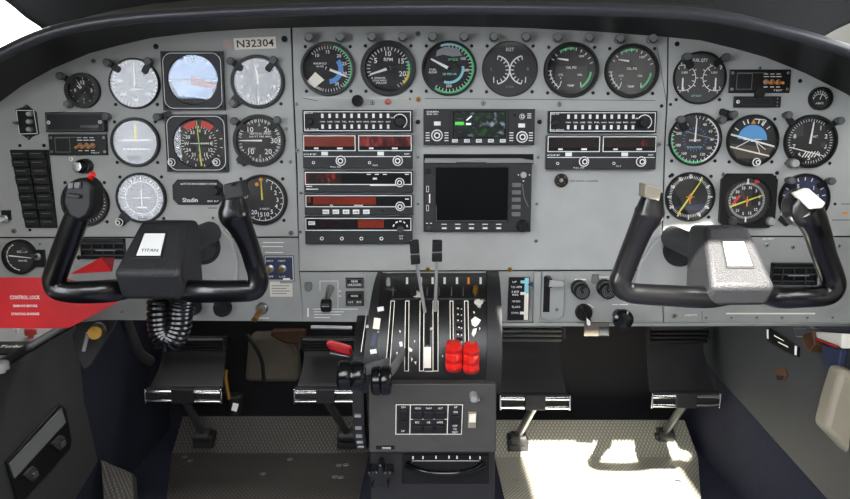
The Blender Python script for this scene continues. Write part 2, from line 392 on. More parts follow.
panel('instrument_dashboard', 'grey copilot side flight panel under the hood with three rows of round instruments', up(TOPR) + [(880, 236), (663, 235.5), (665.5, 150), (668.5, 90)], 'panel',
      [(677, 44, 2.4, 'dark'), (800, 81, 2, 'dark'), (670.5, 104.5, 1.5, 'dark'), (760, 68, 1.6, 'grey'), (723, 174, 2, 'silver'), (777, 173, 2, 'dark'), (672, 175, 2, 'dark'), (835, 204, 1.5, 'dark'), (668.5, 145, 1.6, 'grey')],
      extra=lambda e: (pline(e, 832, 220, 850, 220, .7, 'ink'), pline(e, 841, 204, 850, 204, .7, 'ink'), pline(e, 842, 213, 848, 213, 2, 'orange')))
panel('lower_dashboard', 'grey lower panel strip under the pilot instruments with the left yoke in front', [(-40, 238.5), (298.2, 238), (299, 272.3), (303.5, 321.5), (-40, 319)], 'panel2',
      [(40, 244, 1.6, 'silver'), (38.5, 256, 1.6, 'silver'), (79, 257.5, 2.4, 'dark')],
      extra=lambda e: (pline(e, 284, 242.5, 263, 242.5, .9, 'white'), pline(e, 283, 246.5, 262, 246.5, .9, 'white'), pline(e, 283, 252.5, 265, 252.5, .9, 'white'),
                      ptext(e, 'UP', 122, 312, 2, 'ink'), pline(e, 269, 318, 258, 318, .8, 'cream')))
def clab(e):
    pline(e, 308, 308, 308, 317, 1.6, 'white')
    for k, (a, b) in enumerate([(313, 358), (314, 344), (314, 341), (314, 330)]): pline(e, a, 309+2.8*k, b, 309+2.8*k, .8, 'white')
    for q in [(320, 281, 338, 281), (320, 281, 320, 291), (338, 281, 338, 308)]: pline(e, *q, .5, 'white')
    for y in (291, 296): pline(e, 339, y, 341, y, 1, 'white')
    pline(e, 575, 279.5, 586, 279.5, 1.3, 'cream'); pline(e, 597, 277, 609, 277, .8, 'cream'); pline(e, 612, 304.5, 618, 304.5, .9, 'white'); pline(e, 619, 304.5, 628, 304.5, .9, 'white')
    x, z = W(585, 315)
    e.arc(.0165, .0178, -48, -12, .0003, 'cream', x, z); e.arc(.0165, .0178, 12, 48, .0003, 'cream', x, z)
panel('lower_dashboard', 'grey centre lower panel strip around the throttle quadrant and flap selector', [(299.8, 272.3), (661, 271), (663, 322.5), (560, 324), (303.5, 321.5)], 'panel2', [(556.5, 309, 2.2, 'silver')], extra=clab)
panel('lower_dashboard', 'grey lower panel strip with riveted edge under the right yoke', [(661.5, 237), (880, 237.5), (880, 322.5), (664, 322.5)], 'panel2',
      [(674, 315.5, 2.8, 'silver')] + [(706+25.3*k, 317.5, 1.7, 'silver') for k in range(6)] + [(767, 245, 2, 'silver'), (793, 247, 2, 'silver'), (839, 246, 2, 'silver')],
      extra=lambda e: (ptext(e, 'LIGHTS', 691, 315, 2, 'white', 12), ptext(e, 'AIR VENT', 768, 238.8, 1.8, 'white', 12), pline(e, 702, 311, 702, 322, .5, 'ink'), pline(e, 726, 313.5, 815, 313.5, 1.6, 'cream'), pline(e, 762, 236.8, 850, 236.8, .5, 'ink')))
# bright lower lip of the panels and dark backing
e = MB(); a = P(497, 323); b = P(880, 323)
e.box((a.x, -.012, a.z-.002), (b.x, .0, a.z+.0022), 'bare'); tag(e.obj('edge_angle', None, True, .0006), 'bright metal angle along the bottom edge of the right panels', 'metal strip')
e = MB(1, 1); e.prism(wpoly([(a, c-2) for a, c in TOPL+TOPC+TOPR]+[(878, 318), (-38, 316)]), -.012, -.004, 'hole'); structure(e.obj('wall_inner'))

# ------------------------------------------------------------------ post lights
_s = .0015
def _post():
    r = thing('post_light', 'x', 'post light', (0, 0, 0))
    b = MB(_s); b.lathe([(2.6, .0002), (2.4, .007), (0, .007)], 'darkknob', n=16); b.obj('base', r)
    b = MB(_s); b.lathe([(3.6, .007), (3.7, .009), (3.7, .0155), (3.2, .0170), (0, .0176)], 'postgrey', n=24); b.obj('cap', r)
    b = MB(_s); b.prism([(1, -2.6), (10.5, -3.4), (12.5, -2), (12.5, 2), (10.5, 3.4), (1, 2.6)], .004, .0068, 'black', .5); b.obj('hood', r)
    return r
def _post2():
    r = thing('post_light', 'x', 'post light', (0, 0, 0))
    b = MB(_s); b.lathe([(3.6, .0002), (3.4, .008), (0, .008)], 'darkknob', n=16); b.obj('base', r)
    b = MB(_s); b.lathe([(4.5, .008), (4.6, .010), (4.6, .015), (4.0, .0168), (0, .017)], 'postsilver', n=24)
    b.arc(3.0, 4.2, 100, 260, .0172, 'ink'); b.obj('cap', r)
    return r
PROTO = {}
def post(px, py, label, towards=None, kind=1):
    if kind not in PROTO: o = PROTO[kind] = (_post if kind == 1 else _post2)()
    else: o = copy_tree(PROTO[kind])
    w = P(px, py, -.013); o.location = (w.x, 0, w.z); o['label'] = label; o['group'] = 'post lights beside the gauges'
    if towards is not None: o.rotation_euler = (0, -math.atan2(py-towards[1], towards[0]-px), 0)
    return o

# ------------------------------------------------------------------ round gauges
def gauge(label, cx, cy, r, draw, needles=(), ri=.86, face='dial', bez='bezel', h=.0075, square=None, screws=4, glass=True, hub=None, knobs=(), name='gauge', cat='gauge', tab=None, hubc=(0, 0), sline=True, tilt=(0, 0)):
    t = T(name, label, cat, cx, cy, face=.004); R = r*ri
    b = t.mb()
    if square:
        x0, y0, x1, y1, ch = square
        u0, u1, v0, v1 = t.U(x0), t.U(x1), t.V(y1), t.V(y0)
        poly = [(u0+ch, v0), (u1-ch, v0), (u1, v0+ch), (u1, v1-ch), (u1-ch, v1), (u0+ch, v1), (u0, v1-ch), (u0, v0+ch)] if ch else [(u0, v0), (u1, v0), (u1, v1), (u0, v1)]
        circ = [(R*1.03*cos(2*PI*i/40), R*1.03*sin(2*PI*i/40)) for i in range(40)][::-1]
        b.prism(poly, .0004, h, bez, 0, None, [circ])
        b.lathe([(R*1.03, h*.98), (R, h*.6), (R, .001)], 'black', n=40)
        if sline:
            k = 4; n = 10; out = []
            for (sx, sy) in ((1, 1), (-1, 1), (-1, -1), (1, -1)):
                cxx = (u1-k-7 if sx > 0 else u0+k+7); cyy = (v1-k-7 if sy > 0 else v0+k+7)
                a0 = {(1, 1): 0, (-1, 1): 90, (-1, -1): 180, (1, -1): 270}[(sx, sy)]
                out += [(cxx+9*cos(rad(a0+90*i/n)), cyy+9*sin(rad(a0+90*i/n))) for i in range(n+1)]
            for a, c in zip(out, out[1:]+out[:1]):
                if math.hypot(a[0]-c[0], a[1]-c[1]) > .01: b.line(a[0], a[1], c[0], c[1], .55, h+.0002, 'white')
        for sx in (u0+3.4, u1-3.4):
            for sv in (v0+3.4, v1-3.4): screw(t.o, sx*t.su, sv*t.sv, .0024, 'dark', -h)
    else:
        b.lathe([(r, .0004), (r, h*.75), (r*.975, h), (R*1.02, h), (R, h*.7), (R, .001)], bez, n=48)
        if screws:
            for i in range(4):
                if screws == 2 and i < 2: continue
                a = rad(45+90*i); k = r*1.16; screw(t.o, k*cos(a)*t.su, k*sin(a)*t.sv, .0025, 'dark')
    if tab:
        x, y, rr = tab; u, v = t.U(x), t.V(y); d = Vector((-u, -v)).normalized(); nx, ny = -d.y, d.x
        b.prism([(u-nx*rr-d.x*rr*.6, v-ny*rr-d.y*rr*.6), (u+d.x*8-nx*rr*1.3, v+d.y*8-ny*rr*1.3), (u+d.x*8+nx*rr*1.3, v+d.y*8+ny*rr*1.3), (u+nx*rr-d.x*rr*.6, v+ny*rr-d.y*rr*.6)], .0004, h*.9, bez)
    b.obj('bezel', t.o)
    d = t.mb(); d.disc(R*1.01, .0012, face, n=40); draw(d, R); d.obj('dial', t.o, False)
    for i, nd in enumerate(needles):
        a, L, tail, w, m = nd[:5]; c = nd[5] if len(nd) > 5 else hubc
        n = t.mb(); sa, ca = sin(rad(a)), cos(rad(a)); hh = .0024+.0006*i
        px_, py_ = -ca*w/2, sa*w/2
        q = [(c[0]-sa*tail*R-px_, c[1]-ca*tail*R-py_), (c[0]+sa*L*R-px_*.5, c[1]+ca*L*R-py_*.5), (c[0]+sa*L*R+px_*.5, c[1]+ca*L*R+py_*.5), (c[0]-sa*tail*R+px_, c[1]-ca*tail*R+py_)]
        if sum(p[0]*z[1]-z[0]*p[1] for p, z in zip(q, q[1:]+q[:1])) < 0: q = q[::-1]
        n.prism(q, hh, hh+.0004, m)
        if hub: n.lathe([(hub[0], .0014), (hub[0], hh+.0008), (0, hh+.0009)], hub[1], c[0], c[1], 20)
        n.obj('needle', t.o)
    if glass:
        g = t.mb(); g.lathe([(0, h*.7), (R*.995, h*.7), (R*.995, h*.7+.0008), (0, h*.7+.0008)], 'glass', n=40)
        o = g.obj('glass', t.o, False)
        if tilt != (0, 0): o.rotation_euler = (rad(tilt[0]), 0, rad(tilt[1]))
    for k in knobs: knob(t, *k[:4], **(k[4] if len(k) > 4 else {}))
    return t
H = .0014; H2 = .0017
def std(d, R, a0, a1, n, nums=(), ch=3.4, rn=.66, w=.55, m='white', r0=.84, r1=.95): d.ticks(R*r0, R*r1, a0, a1, n, w, H, m); d.nums(R*rn, nums, ch, H, m)
# --- pilot side
def f(d, R):
    std(d, R, 0, 330, 12, [(0, '12'), (90, '3'), (180, '6'), (270, '9')], 3.4, .6); d.frect(-5, -9, 5, -3, H, 'dialgrey')
gauge('small black clock at the top left end of the panel', 82.4, 90.4, 17.8, f, [(-28, .72, .2, 1.2, 'white'), (-48, .55, .2, 1.3, 'white')], .76, hub=(2.6, 'black'), screws=0, name='clock', cat='clock', knobs=[(66.5, 104, 4, .014, dict(m='greyknob', cap='plain'))])
def f(d, R):
    std(d, R, 20, 340, 33, [(30, '40'), (80, '80'), (130, '120'), (180, '160'), (230, '200'), (280, '240')], 3, .68); d.text('KNOTS', 0, -6, 2.2, H, 'white')
gauge('pilot airspeed gauge washed white by glare, topmost of its column beside the clock', 134.3, 83.5, 25.6, f, [(0, .85, .1, 1.3, 'white')], .93, screws=2, face='dialpale')  # pale face colour holds the glare of a black dial
def f(d, R):
    d.flat([(R*sin(rad(a)), R*cos(rad(a))) for a in range(-88, 100, 12)][::-1], H, 'adi'); d.frect(-R, -1, R, 0, H2, 'white')
    d.flat([(-R*.95, -1), (-R*.95, -2), (-R*.6, -R*.75), (R*.6, -R*.75), (R*.95, -1)], H, 'adi')
    d.flat([(-3, 4), (-4, -5), (R*.85, -9), (R*.85, -3)], H2, 'pink'); d.line(-2, 3, R*.8, -4, .7, .002, 'redp'); d.line(-3, -3, R*.8, -8, .8, .002, 'redp')
    d.flat([(0, R*.86), (-2, R*.70), (2, R*.70)], H2, 'white')
    for a in (-40, -20, 20, 40): d.line(R*.84*sin(rad(a)), R*.84*cos(rad(a)), R*.95*sin(rad(a)), R*.95*cos(rad(a)), .8, H2, 'white')
    d.frect(-R, -R, R, -R*.80, .0022, 'radio2')
gauge('pilot attitude indicator with pale blue screen in the upper square bezel', 193.3, 79.8, 26, f, (), .95, face='radio2', bez='radio2', square=(162.5, 51.5, 224, 110.5, 0), name='attitude_indicator', cat='attitude indicator')
def f(d, R):
    std(d, R, 0, 352.8, 50, [(36*k, str(k)) for k in range(10)], 4, .72); d.text('ALT', 3, 6, 2.5, H, 'white')
gauge('pilot altimeter washed white by glare below the registration label', 257.6, 81.7, 27, f, [(-8, .8, .1, 1.6, 'white'), (-2, .5, .1, 2.2, 'white')], .87, screws=2, face='dialpale', tab=(233, 103, 4.5), name='altimeter', cat='altimeter', knobs=[(232, 103, 4.6, .016, dict(m='greyknob', cap='plain'))])  # glare is painted in through the pale face
def f(d, R):
    d.frect(-R*.6, 1, R*.6, 3, H, 'white'); d.frect(-1.2, 3, 1.2, R*.8, H, 'yellow'); d.flat([(R*.62, -1), (R*.62, 5), (R*.85, 2)], H, 'pink'); d.flat([(-R*.62, -1), (-R*.62, 5), (-R*.85, 2)], H, 'pink')
    for k in range(7): d.frect(-12+4*k-1, -8, -12+4*k+1, -6, H, 'white')
    d.frect(-9, -18, 4, -14, H, 'dialgrey')
gauge('pilot turn gauge with bluish glare between the annunciator box and the course indicator', 135.2, 142.3, 24.8, f, (), .88, screws=4, face='dialpale', name='turn_coordinator', cat='turn gauge')  # pale face puts the glare into the dial colour
def f(d, R):
    std(d, R, 0, 350, 36, (), w=.6, r0=.62, r1=.72); d.nums(R*.52, [(0, 'N'), (60, '6'), (90, 'E'), (120, '12'), (180, 'S'), (210, '21'), (270, 'W'), (300, '30'), (330, '33'), (30, '3'), (150, '15'), (240, '24')], 3.4, H, 'white')
    d.arc(R*.68, R*.93, -42, -8, H2, 'redp'); d.arc(R*.68, R*.93, 8, 42, H2, 'redp'); d.frect(-9, -.4, 9, .4, H2, 'white')
    for k in range(5): d.frect(2+2.2*k, -1, 3+2.2*k, 1, H2, 'white')
    d.ticks(R*.86, R*.96, 55, 305, 12, .8, H, 'white')
gauge('pilot course indicator with red flags and yellow needle in the lower square bezel', 198.7, 143.5, 26, f, [(-4, .92, .92, 1.5, 'yellow'), (1, .3, .3, .9, 'green')], .95, bez='radio2', square=(166.5, 114.5, 227.5, 172, 0), name='course_indicator', cat='course indicator',
      knobs=[(171, 162.3, 4.3, .016), (216, 162.3, 4.3, .016)])
def f(d, R):
    d.ticks(R*.80, R*.95, 280, 440, 17, .6, H, 'white'); d.ticks(R*.80, R*.95, 100, 260, 17, .6, H, 'white'); d.ticks(R*.84, R*.95, -80, 260, 61, .4, H, 'white')
    d.nums(R*.62, [(-38, '10'), (38, '20'), (218, '10'), (142, '20')], 5.2, H, 'white'); d.text('30', R*.66, 0, 5.2, H, 'white')
    d.text('VERTICAL SPEED', 1, 7, 1.9, H, 'white', 22); d.text('100 FT PER MIN', 1, 4, 1.7, H, 'white', 22); d.text('DOWN', -8, -8, 1.7, H, 'white', 7)
    d.text('.5', 0, R*.7, 2.6, H, 'white'); d.text('.5', 0, -R*.7, 2.6, H, 'white'); d.frect(R*.86, -2, R*.93, 2, H, 'white')
gauge('pilot vertical speed gauge reading about zero, right of the course indicator', 259, 140.6, 26.2, f, [(-90, .9, .12, 1.8, 'white')], .86, screws=2, tab=(241, 161, 5), name='vertical_speed_indicator', cat='vertical speed gauge')
def f(d, R): std(d, R, 0, 350, 36, [(30*k, str(3*k)) for k in range(12)], 3, .7)
gauge('gauge mostly hidden behind the left horn of the left yoke', 85, 202.5, 24, f, [(40, .8, .3, 1.4, 'yellow')], .88, screws=4, name='heading_gauge', cat='gauge')
def f(d, R):
    d.arc(R*.72, R*.95, 0, 360, H, 'dialpale'); d.arc(R*.70, R*.73, 0, 360, H2, 'white'); d.ticks(R*.76, R*.9, 0, 330, 12, 1, H2, 'white'); d.ticks(R*.76, R*.84, 0, 350, 36, .5, H2, 'white')
    d.frect(-9, -.4, 9, .4, H2, 'white'); d.frect(-.5, -9, .5, 9, H2, 'white'); d.frect(-5, -R*.45, 5, -R*.39, H2, 'white'); d.frect(-5, -R*.97, 5, -R*.8, H2, 'navy')
gauge('pale navigation indicator with a white cross above the left yoke hub', 141, 198, 25.3, f, (), .9, face='dialpale', screws=4, tab=(121, 220, 4), name='navigation_indicator', cat='navigation indicator', knobs=[(118.5, 222.5, 4.4, .015)])  # face and ring tinted pale for window glare
def f(d, R):
    d.arc(R*.90, R*.93, 15, 225, H, 'white'); d.ticks(R*.80, R*.93, 15, 225, 13, .7, H, 'white')
    d.nums(R*.66, [(38, '1'), (62, '2'), (90, '3'), (115, '4'), (143, '5'), (165, '10'), (190, '15'), (215, '20')], 4.2, H, 'white'); d.disc(2, H2, 'orange', -5, R*.68, 16); d.disc(2, H2, 'orange', -1, R*.88, 16)
    d.text('X 1000 FT', 2, -9, 1.8, H, 'white', 10); d.text('R', -R*.78, 7, 2.6, H, 'white'); d.text('ALT', -R*.74, 3, 2.4, H, 'white')
gauge('black radar altitude gauge with yellow needle behind the right horn of the left yoke', 262, 200, 25.4, f, [(-2, .8, .0, 1.8, 'yellow')], .9, screws=4, name='altitude_gauge', cat='gauge')
def f(d, R):
    std(d, R, 190, 330, 8, (), w=.8); d.arc(R*.88, R*.92, 190, 330, H, 'white'); d.text('SUCTION', 2, 5, 2, H, 'white', 10); d.text('IN HG', 2, -4, 1.8, H, 'white', 8); d.disc(2.6, H2, 'dialgrey', 4, 7, 16)
gauge('small black round gauge at the left edge above the red control lock sheet', 19.5, 257, 17.5, f, [(96, .75, .75, 1.3, 'white')], .86, screws=0, name='suction_gauge', cat='gauge')
for px, py, l, tw in [(60, 76, 'grey post light at the upper left of the small clock', (82, 90)), (107, 62.5, 'grey post light at the upper left of the pilot airspeed gauge', (134, 83)), (148, 61.5, 'grey post light at the upper right of the pilot airspeed gauge', (134, 83)),
                      (230.6, 61, 'grey post light at the upper left of the pilot altimeter', (257, 81)), (273.5, 60, 'dark post light at the upper right of the pilot altimeter', (257, 81)),
                      (157, 117, 'grey post light between the pilot turn gauge and the course indicator', (170, 114)), (234, 121, 'dark post light at the upper left of the vertical speed gauge', (259, 140)), (277, 120, 'dark post light at the upper right of the vertical speed gauge', (259, 140)),
                      (106, 116.5, 'grey post light right of the blank annunciator box', (95, 116))]:
    post(px, py, l, tw)
# --- engine row
def man(d, R):
    d.arc(R*.92, R*.98, 15, 140, H, 'green'); d.ticks(R*.82, R*.94, -45, 195, 33, .55, H, 'white'); d.nums(R*.70, [(-38, '10'), (0, '15'), (40, '20'), (72, '25'), (105, '30'), (150, '35')], 3.2, H, 'white')
    d.text('MANIFOLD', -8, 5.5, 1.9, H, 'white', 13); d.text('IN HG', -8, 2.6, 1.7, H, 'white', 7); d.arc(R*.42, R*.62, 50, 175, H, 'bluep'); d.ticks(R*.84, R*.94, 200, 215, 6, .5, H, 'white')  # blue inner arc is painted glare
    d.flat([(-13, -3), (-22, -13), (-14, -19), (-4, -11)], H, 'cream')  # this patch is a window reflection drawn on the dial
gauge('manifold pressure gauge with a pale reflection drawn on it, leftmost of the engine row', 327.9, 68.8, 27.3, man, [(113, .82, .1, 2.8, 'white'), (108, .55, .1, 2, 'white')], .9, bez='dialgrey', hub=(2, 'black'), name='manifold_gauge')
def rpm(d, R):
    d.arc(R*.86, R*.97, 72, 100, H, 'green'); d.arc(R*.86, R*.97, 100, 135, H, 'yellow'); d.ticks(R*.8, R*.95, -110, 150, 27, .7, H, 'white'); d.nums(R*.66, [(-58, '5'), (0, '10'), (60, '15'), (110, '20')], 5, H, 'white')
    d.text('RPM', 0, R*.4, 3.4, H, 'white', 9); d.text('100S', -10, -9.5, 1.7, H, 'white', 14); d.text('SYNCHRO', -9, -12, 1.7, H, 'white', 14); d.text('PROP', -7, -14.5, 1.7, H, 'white', 11)
gauge('engine speed gauge marked RPM with thick black rim', 388.3, 68.4, 27.8, rpm, [(-108, .85, .1, 3, 'white'), (78, .45, .0, 2.2, 'dialgrey')], .82, hub=(2, 'black'), name='tachometer', cat='tachometer')
def fuf(d, R):
    d.arc(R*.90, R*.98, 30, 215, H, 'green'); d.arc(R*.90, R*.98, -20, 30, H, 'aqua'); d.ticks(R*.80, R*.92, 0, 215, 24, .6, H, 'white'); d.nums(R*.68, [(55, '150'), (95, '200'), (180, '250')], 2.6, H, 'white')
    d.arc(R*.5, R*.6, 80, 200, H, 'aqua'); d.text('FUEL', -16, -1, 2, H, 'white', 7); d.text('FLOW', -16, -3.8, 2, H, 'white', 8); d.text('LB PER HR', 1, -5.5, 1.9, H, 'aqua', 14); d.text('PSI', 4, 9, 2, H, 'green', 9)
    d.flat([(-12, 18), (-4, 22), (9, 20), (13, 13), (4, 12), (-6, 14), (-13, 12)], H, 'dialpale')  # pale patch at the top is a drawn reflection
gauge('fuel flow gauge with green arc, third of the engine row', 449, 68.4, 27.6, fuf, [(-62, .8, -.02, 3, 'white')], .93, hub=(1.6, 'black'), name='fuel_flow_gauge')
def egt(d, R):
    d.text('EGT', 0, R*.72, 3.4, H, 'white', 8); d.text('L', -R*.68, 0, 3, H, 'dialpale'); d.text('R', R*.68, 0, 3, H, 'dialpale'); d.text('25 DEG', 0, -R*.66, 1.6, H, 'dialpale', 8)
    for sg in (-1, 1):
        cx = sg*R*.53
        a0, a1 = (10, 170) if sg < 0 else (190, 350)
        d.arc(R*.50, R*.55, a0, a1, H, 'white', cx, -1)
        for k in range(9):
            a = rad(a0+(a1-a0)*k/8); d.line(cx+R*.38*sin(a), -1+R*.38*cos(a), cx+R*.52*sin(a), -1+R*.52*cos(a), .9, H, 'white')
        d.line(cx+sg*1.5, -14, cx+sg*1.8, -8, 1, H2, 'white')
gauge('plain charcoal exhaust temperature gauge marked EGT, fourth of the engine row', 510, 68.8, 28, egt, (), .965, face='dialgrey', bez='dialgrey', h=.004, name='exhaust_gauge')
def oil(d, R):
    d.arc(R*.86, R*.94, -32, 8, H, 'green'); d.ticks(R*.82, R*.94, -60, 70, 10, .9, H, 'white'); d.text('100', 10, 14, 2.2, H, 'white', 5); d.text('OIL PSI', 0, 2.6, 2.3, H, 'white', 10)
    d.arc(R*.78, R*.86, 95, 150, H, 'green'); d.arc(R*.84, R*.88, 215, 268, H, 'white'); d.ticks(R*.8, R*.95, 215, 268, 6, .8, H, 'white'); d.text('TEMP', 0, -15.5, 2.1, H, 'white', 7); d.text('CYL', -10, -4.6, 1.9, H, 'white', 5); d.text('OIL', 9, -4.6, 1.9, H, 'white', 5)
    d.text('F', -10, -8, 1.8, H, 'white'); d.line(-11, -16, -9.5, -11, .8, H2, 'white'); d.line(10, -16, 10, -12, .8, H2, 'white'); d.frect(-16, -20, 16, 4, H-.0001, 'dialgrey')
gauge('dark oil pressure and temperature gauge, fifth of the engine row', 571.5, 70, 27.9, oil, [(-82, .75, -.3, 2, 'white', (4, 9))], .87, bez='bezel', name='oil_gauge')
gauge('oil pressure and temperature gauge washed grey by glare, rightmost of the engine row', 632, 71, 27.4, oil, [(-82, .75, -.3, 2, 'white', (4, 9))], .87, face='dialgrey', bez='bezel', name='oil_gauge')  # same dial as its neighbour, greyed in colour for glare
EN = ['manifold pressure gauge', 'engine speed gauge', 'fuel flow gauge', 'exhaust temperature gauge', 'dark oil gauge', 'rightmost oil gauge of the engine row']
for i, (a, b_, y) in enumerate([(309, 340, 37.6), (371.7, 402.7, 37.2), (432.5, 464, 37.2), (494, 526, 37.4), (557.4, 589, 37.8), (620, 652.6, 39)]):
    post(a, y, 'silver topped post light above the left of the ' + EN[i], None, 2); post(b_, y, 'silver topped post light above the right of the ' + EN[i], None, 2)
# --- copilot side
def fq(d, R):
    d.text('FUEL QTY', 0, R*.70, 3, H, 'white', 15)
    for sg in (-1, 1):
        cx = sg*R*.66
        a0, a1 = (-25, 205) if sg < 0 else (155, 385)
        d.arc(R*.50, R*.53, a0, a1, H, 'white', cx, 0)
        for k in range(15):
            a = rad(a0+(a1-a0)*k/14); d.line(cx+R*.5*sin(a), R*.5*cos(a), cx+R*(.62 if k % 2 else .38)*sin(a), R*(.62 if k % 2 else .38)*cos(a), .8, H, 'white')
        d.text('LBS', cx*.9, R*.22, 1.8, H, 'white', 6); d.frect(cx-.8, -R*.5, cx+.8, 0, H2, 'white')
    d.text('LEFT RIGHT', -2, -R*.72, 1.9, H, 'aqua', 10)
gauge('round fuel quantity gauge marked FUEL QTY at the top of the copilot panel', 700, 77.8, 26.6, fq, (), .94, face='dialgrey', screws=2, name='fuel_quantity_gauge')
def cas(d, R):
    d.arc(R*.92, R*.98, 30, 160, H, 'white'); d.arc(R*.90, R*.98, 160, 285, H, 'green'); d.ticks(R*.84, R*.96, 0, 320, 33, .6, H, 'white'); d.nums(R*.7, [(32, '40'), (62, '60'), (90, '80'), (120, '100'), (150, '120'), (180, '140'), (215, '160'), (250, '180'), (290, '200'), (325, '220')], 2.6, H, 'white')
    d.text('AIRSPEED', 0, -1, 1.8, H, 'white', 12); d.text('KNOTS', 0, -8, 1.8, H, 'aqua', 14); d.line(-10, 8, 20, 0, .8, H, 'dialpale'); d.ticks(R*.4, R*.5, 0, 350, 24, .4, H, 'bluep')
gauge('copilot airspeed gauge with white and green rim arcs', 695.5, 139.3, 26.6, cas, [(2, .85, .1, 1.8, 'white')], .93, screws=2, name='airspeed_indicator', cat='airspeed gauge', face='dial')
def cai(d, R):
    c = R*.62
    d.flat([(c*1.0*sin(rad(a)), 1+c*cos(rad(a))) for a in range(-88, 96, 12)][::-1], H, 'sky'); d.flat([(-R*.9, -3), (-R*.6, -R*.75), (R*.6, -R*.75), (R*.9, -7)], H, 'earth')
    d.line(-R*.95, 6.5, R*.95, -6, 1.7, H2, 'white'); d.line(-R*.95, -6, R*.85, -16, 1.5, H2, 'cream'); d.line(-16, -7, -3, 0, .8, H2, 'white'); d.line(14, -9, 2, 0, .8, H2, 'white'); d.line(4, -2, 9, -14, .8, H2, 'white')
    d.frect(-9, .6, -2, 1.6, .002, 'white'); d.frect(2, .6, 9, 1.6, .002, 'white'); d.flat([(-1.6, -1), (1.6, -1), (0, 1.8)], .002, 'white')
    for a in (-75, -55, -28, -16, 16, 28, 50): d.line(R*.74*sin(rad(a)), R*.74*cos(rad(a)), R*.92*sin(rad(a)), R*.92*cos(rad(a)), 1.1, H, 'white')
    d.flat([(0, R*.92), (-2.4, R*.7), (2.4, R*.7)], H2, 'orange'); d.line(9, R*.62, 13, R*.86, 1.2, H2, 'white'); d.line(1, R*.9, 13, R*.86, 1, H2, 'white')
gauge('copilot attitude indicator with light blue sky and tilted horizon', 753, 140.6, 26.2, cai, (), .91, screws=4, name='attitude_indicator', cat='attitude indicator', knobs=[(757.3, 162.3, 4.6, .014, dict(m='dialgrey'))], tab=None)
def cal(d, R):
    std(d, R, 0, 352.8, 50, [(36*k, str(k)) for k in (1, 2, 3, 4, 5, 6, 7, 8)], 4.2, .7, .5); d.text('ALT', 5, 5, 2.2, H, 'white', 5)
    d.flat([(-R*.9, R*.1), (-R*.8, R*.45), (-R*.35, R*.8), (-R*.3, R*.25)], H-.0001, 'dialgrey')  # grey patch draws a partial reflection on the dial
    for k in range(5): d.line(-7+3*k, -16, -3+3*k, -10, 1.1, H2, 'white')
    d.frect(11, -6, 16, -1, H2, 'dialgrey')
gauge('copilot altimeter with its setting knob at the lower left, right of the tilted horizon', 811, 141.4, 26.8, cal, [(6, .82, .1, 2.2, 'white'), (104, .7, .9, 1.1, 'cream', (0, -11))], .88, screws=2, tab=(796, 163, 5), name='altimeter', cat='altimeter', knobs=[(795, 163.4, 5, .018, dict(m='greyknob', cap='silver'))])
def rmi(d, R):
    d.ticks(R*.78, R*.9, 0, 355, 72, .5, H, 'white'); d.ticks(R*.78, R*.98, 0, 330, 12, 1.4, H, 'white')
    d.nums(R*.88, [(0, 'N'), (33, '3'), (60, '6'), (120, '12'), (150, '15'), (210, '21'), (240, '24'), (300, '30'), (330, '33')], 3.4, H2, 'white'); d.flat([(-R*.7, -10), (-R*.5, -R*.55), (R*.5, -R*.6), (R*.72, -7)], H, 'dialblue')  # blue patch at the bottom draws reflected sky
gauge('copilot radio compass with one long yellow needle above the left horn of the right yoke', 690.3, 197, 25, rmi, [(33, .9, .9, 1.9, 'yellow'), (0, .14, .3, 1.4, 'orange'), (90, .18, .18, 1.2, 'orange')], .93, hub=(1.8, 'orange'), name='radio_compass', cat='compass', screws=4)
def chs(d, R):
    d.ticks(R*.70, R*.8, 0, 355, 72, .45, H, 'white'); d.nums(R*.58, [(30*k+12, x) for k, x in enumerate(['N', '3', '6', 'E', '12', '15', 'S', '21', '24', 'W', '30', '33'])], 2.8, H, 'white')
    d.flat([(6, R*.74), (11, R*.78), (13, R*.98), (7, R*.94)], H2, 'redp'); d.flat([(-14, -1), (-8, 6), (-6, 4.6), (-12, -3)], H2, 'redp'); d.frect(-.8, R*.72, .8, R*.96, H2, 'white'); d.frect(-.8, -R*.95, .8, -R*.72, H2, 'white')
    d.flat([(-8, 10), (-5, 12), (-1, 2), (-3, 0)], H, 'dialgrey'); d.frect(5, 1-6, 12, 12, H-.0001, 'hole')
gauge('copilot course indicator with crossed yellow needle in a square chamfered bezel', 747.5, 200.8, 23.5, chs, [(70, .78, .78, 1.8, 'yellow'), (0, .2, .25, 1.5, 'orange')], .97, bez='bezel', hub=(1.5, 'orange'), square=(720, 173.6, 775.5, 227.8, 6), sline=False, name='course_indicator', cat='course indicator',
      knobs=[(734, 221.5, 4.6, .015, dict(m='darkknob', cap='plain')), (771.5, 221.5, 4.6, .015, dict(m='greyknob', cap='silver'))])
def cvs(d, R): d.ticks(R*.8, R*.95, 280, 440, 9, 1, H, 'white'); d.ticks(R*.8, R*.95, 100, 260, 9, 1, H, 'white'); d.nums(R*.62, [(-30, '.5'), (40, '1'), (80, '2')], 4, H, 'white')
gauge('copilot vertical speed gauge with blue grey dial behind the right horn of the right yoke', 804.6, 199, 25.5, cvs, [(-90, .8, .1, 1.8, 'white')], .9, face='dialblue', screws=0, tab=(786, 221, 5), name='vertical_speed_indicator', cat='vertical speed gauge')
def amm(d, R): d.arc(R*.66, R*.72, -80, 80, H, 'white', 0, -2); d.ticks(R*.6, R*.86, -80, 80, 9, .7, H, 'white'); d.text('AMPS', 0, -R*.5, 2, H, 'white', 8)
gauge('smallest black round gauge, alone at the upper right end of the copilot panel', 820.8, 98.5, 11.8, amm, [(20, .6, .1, .8, 'white')], .8, screws=0, name='ammeter', cat='gauge')
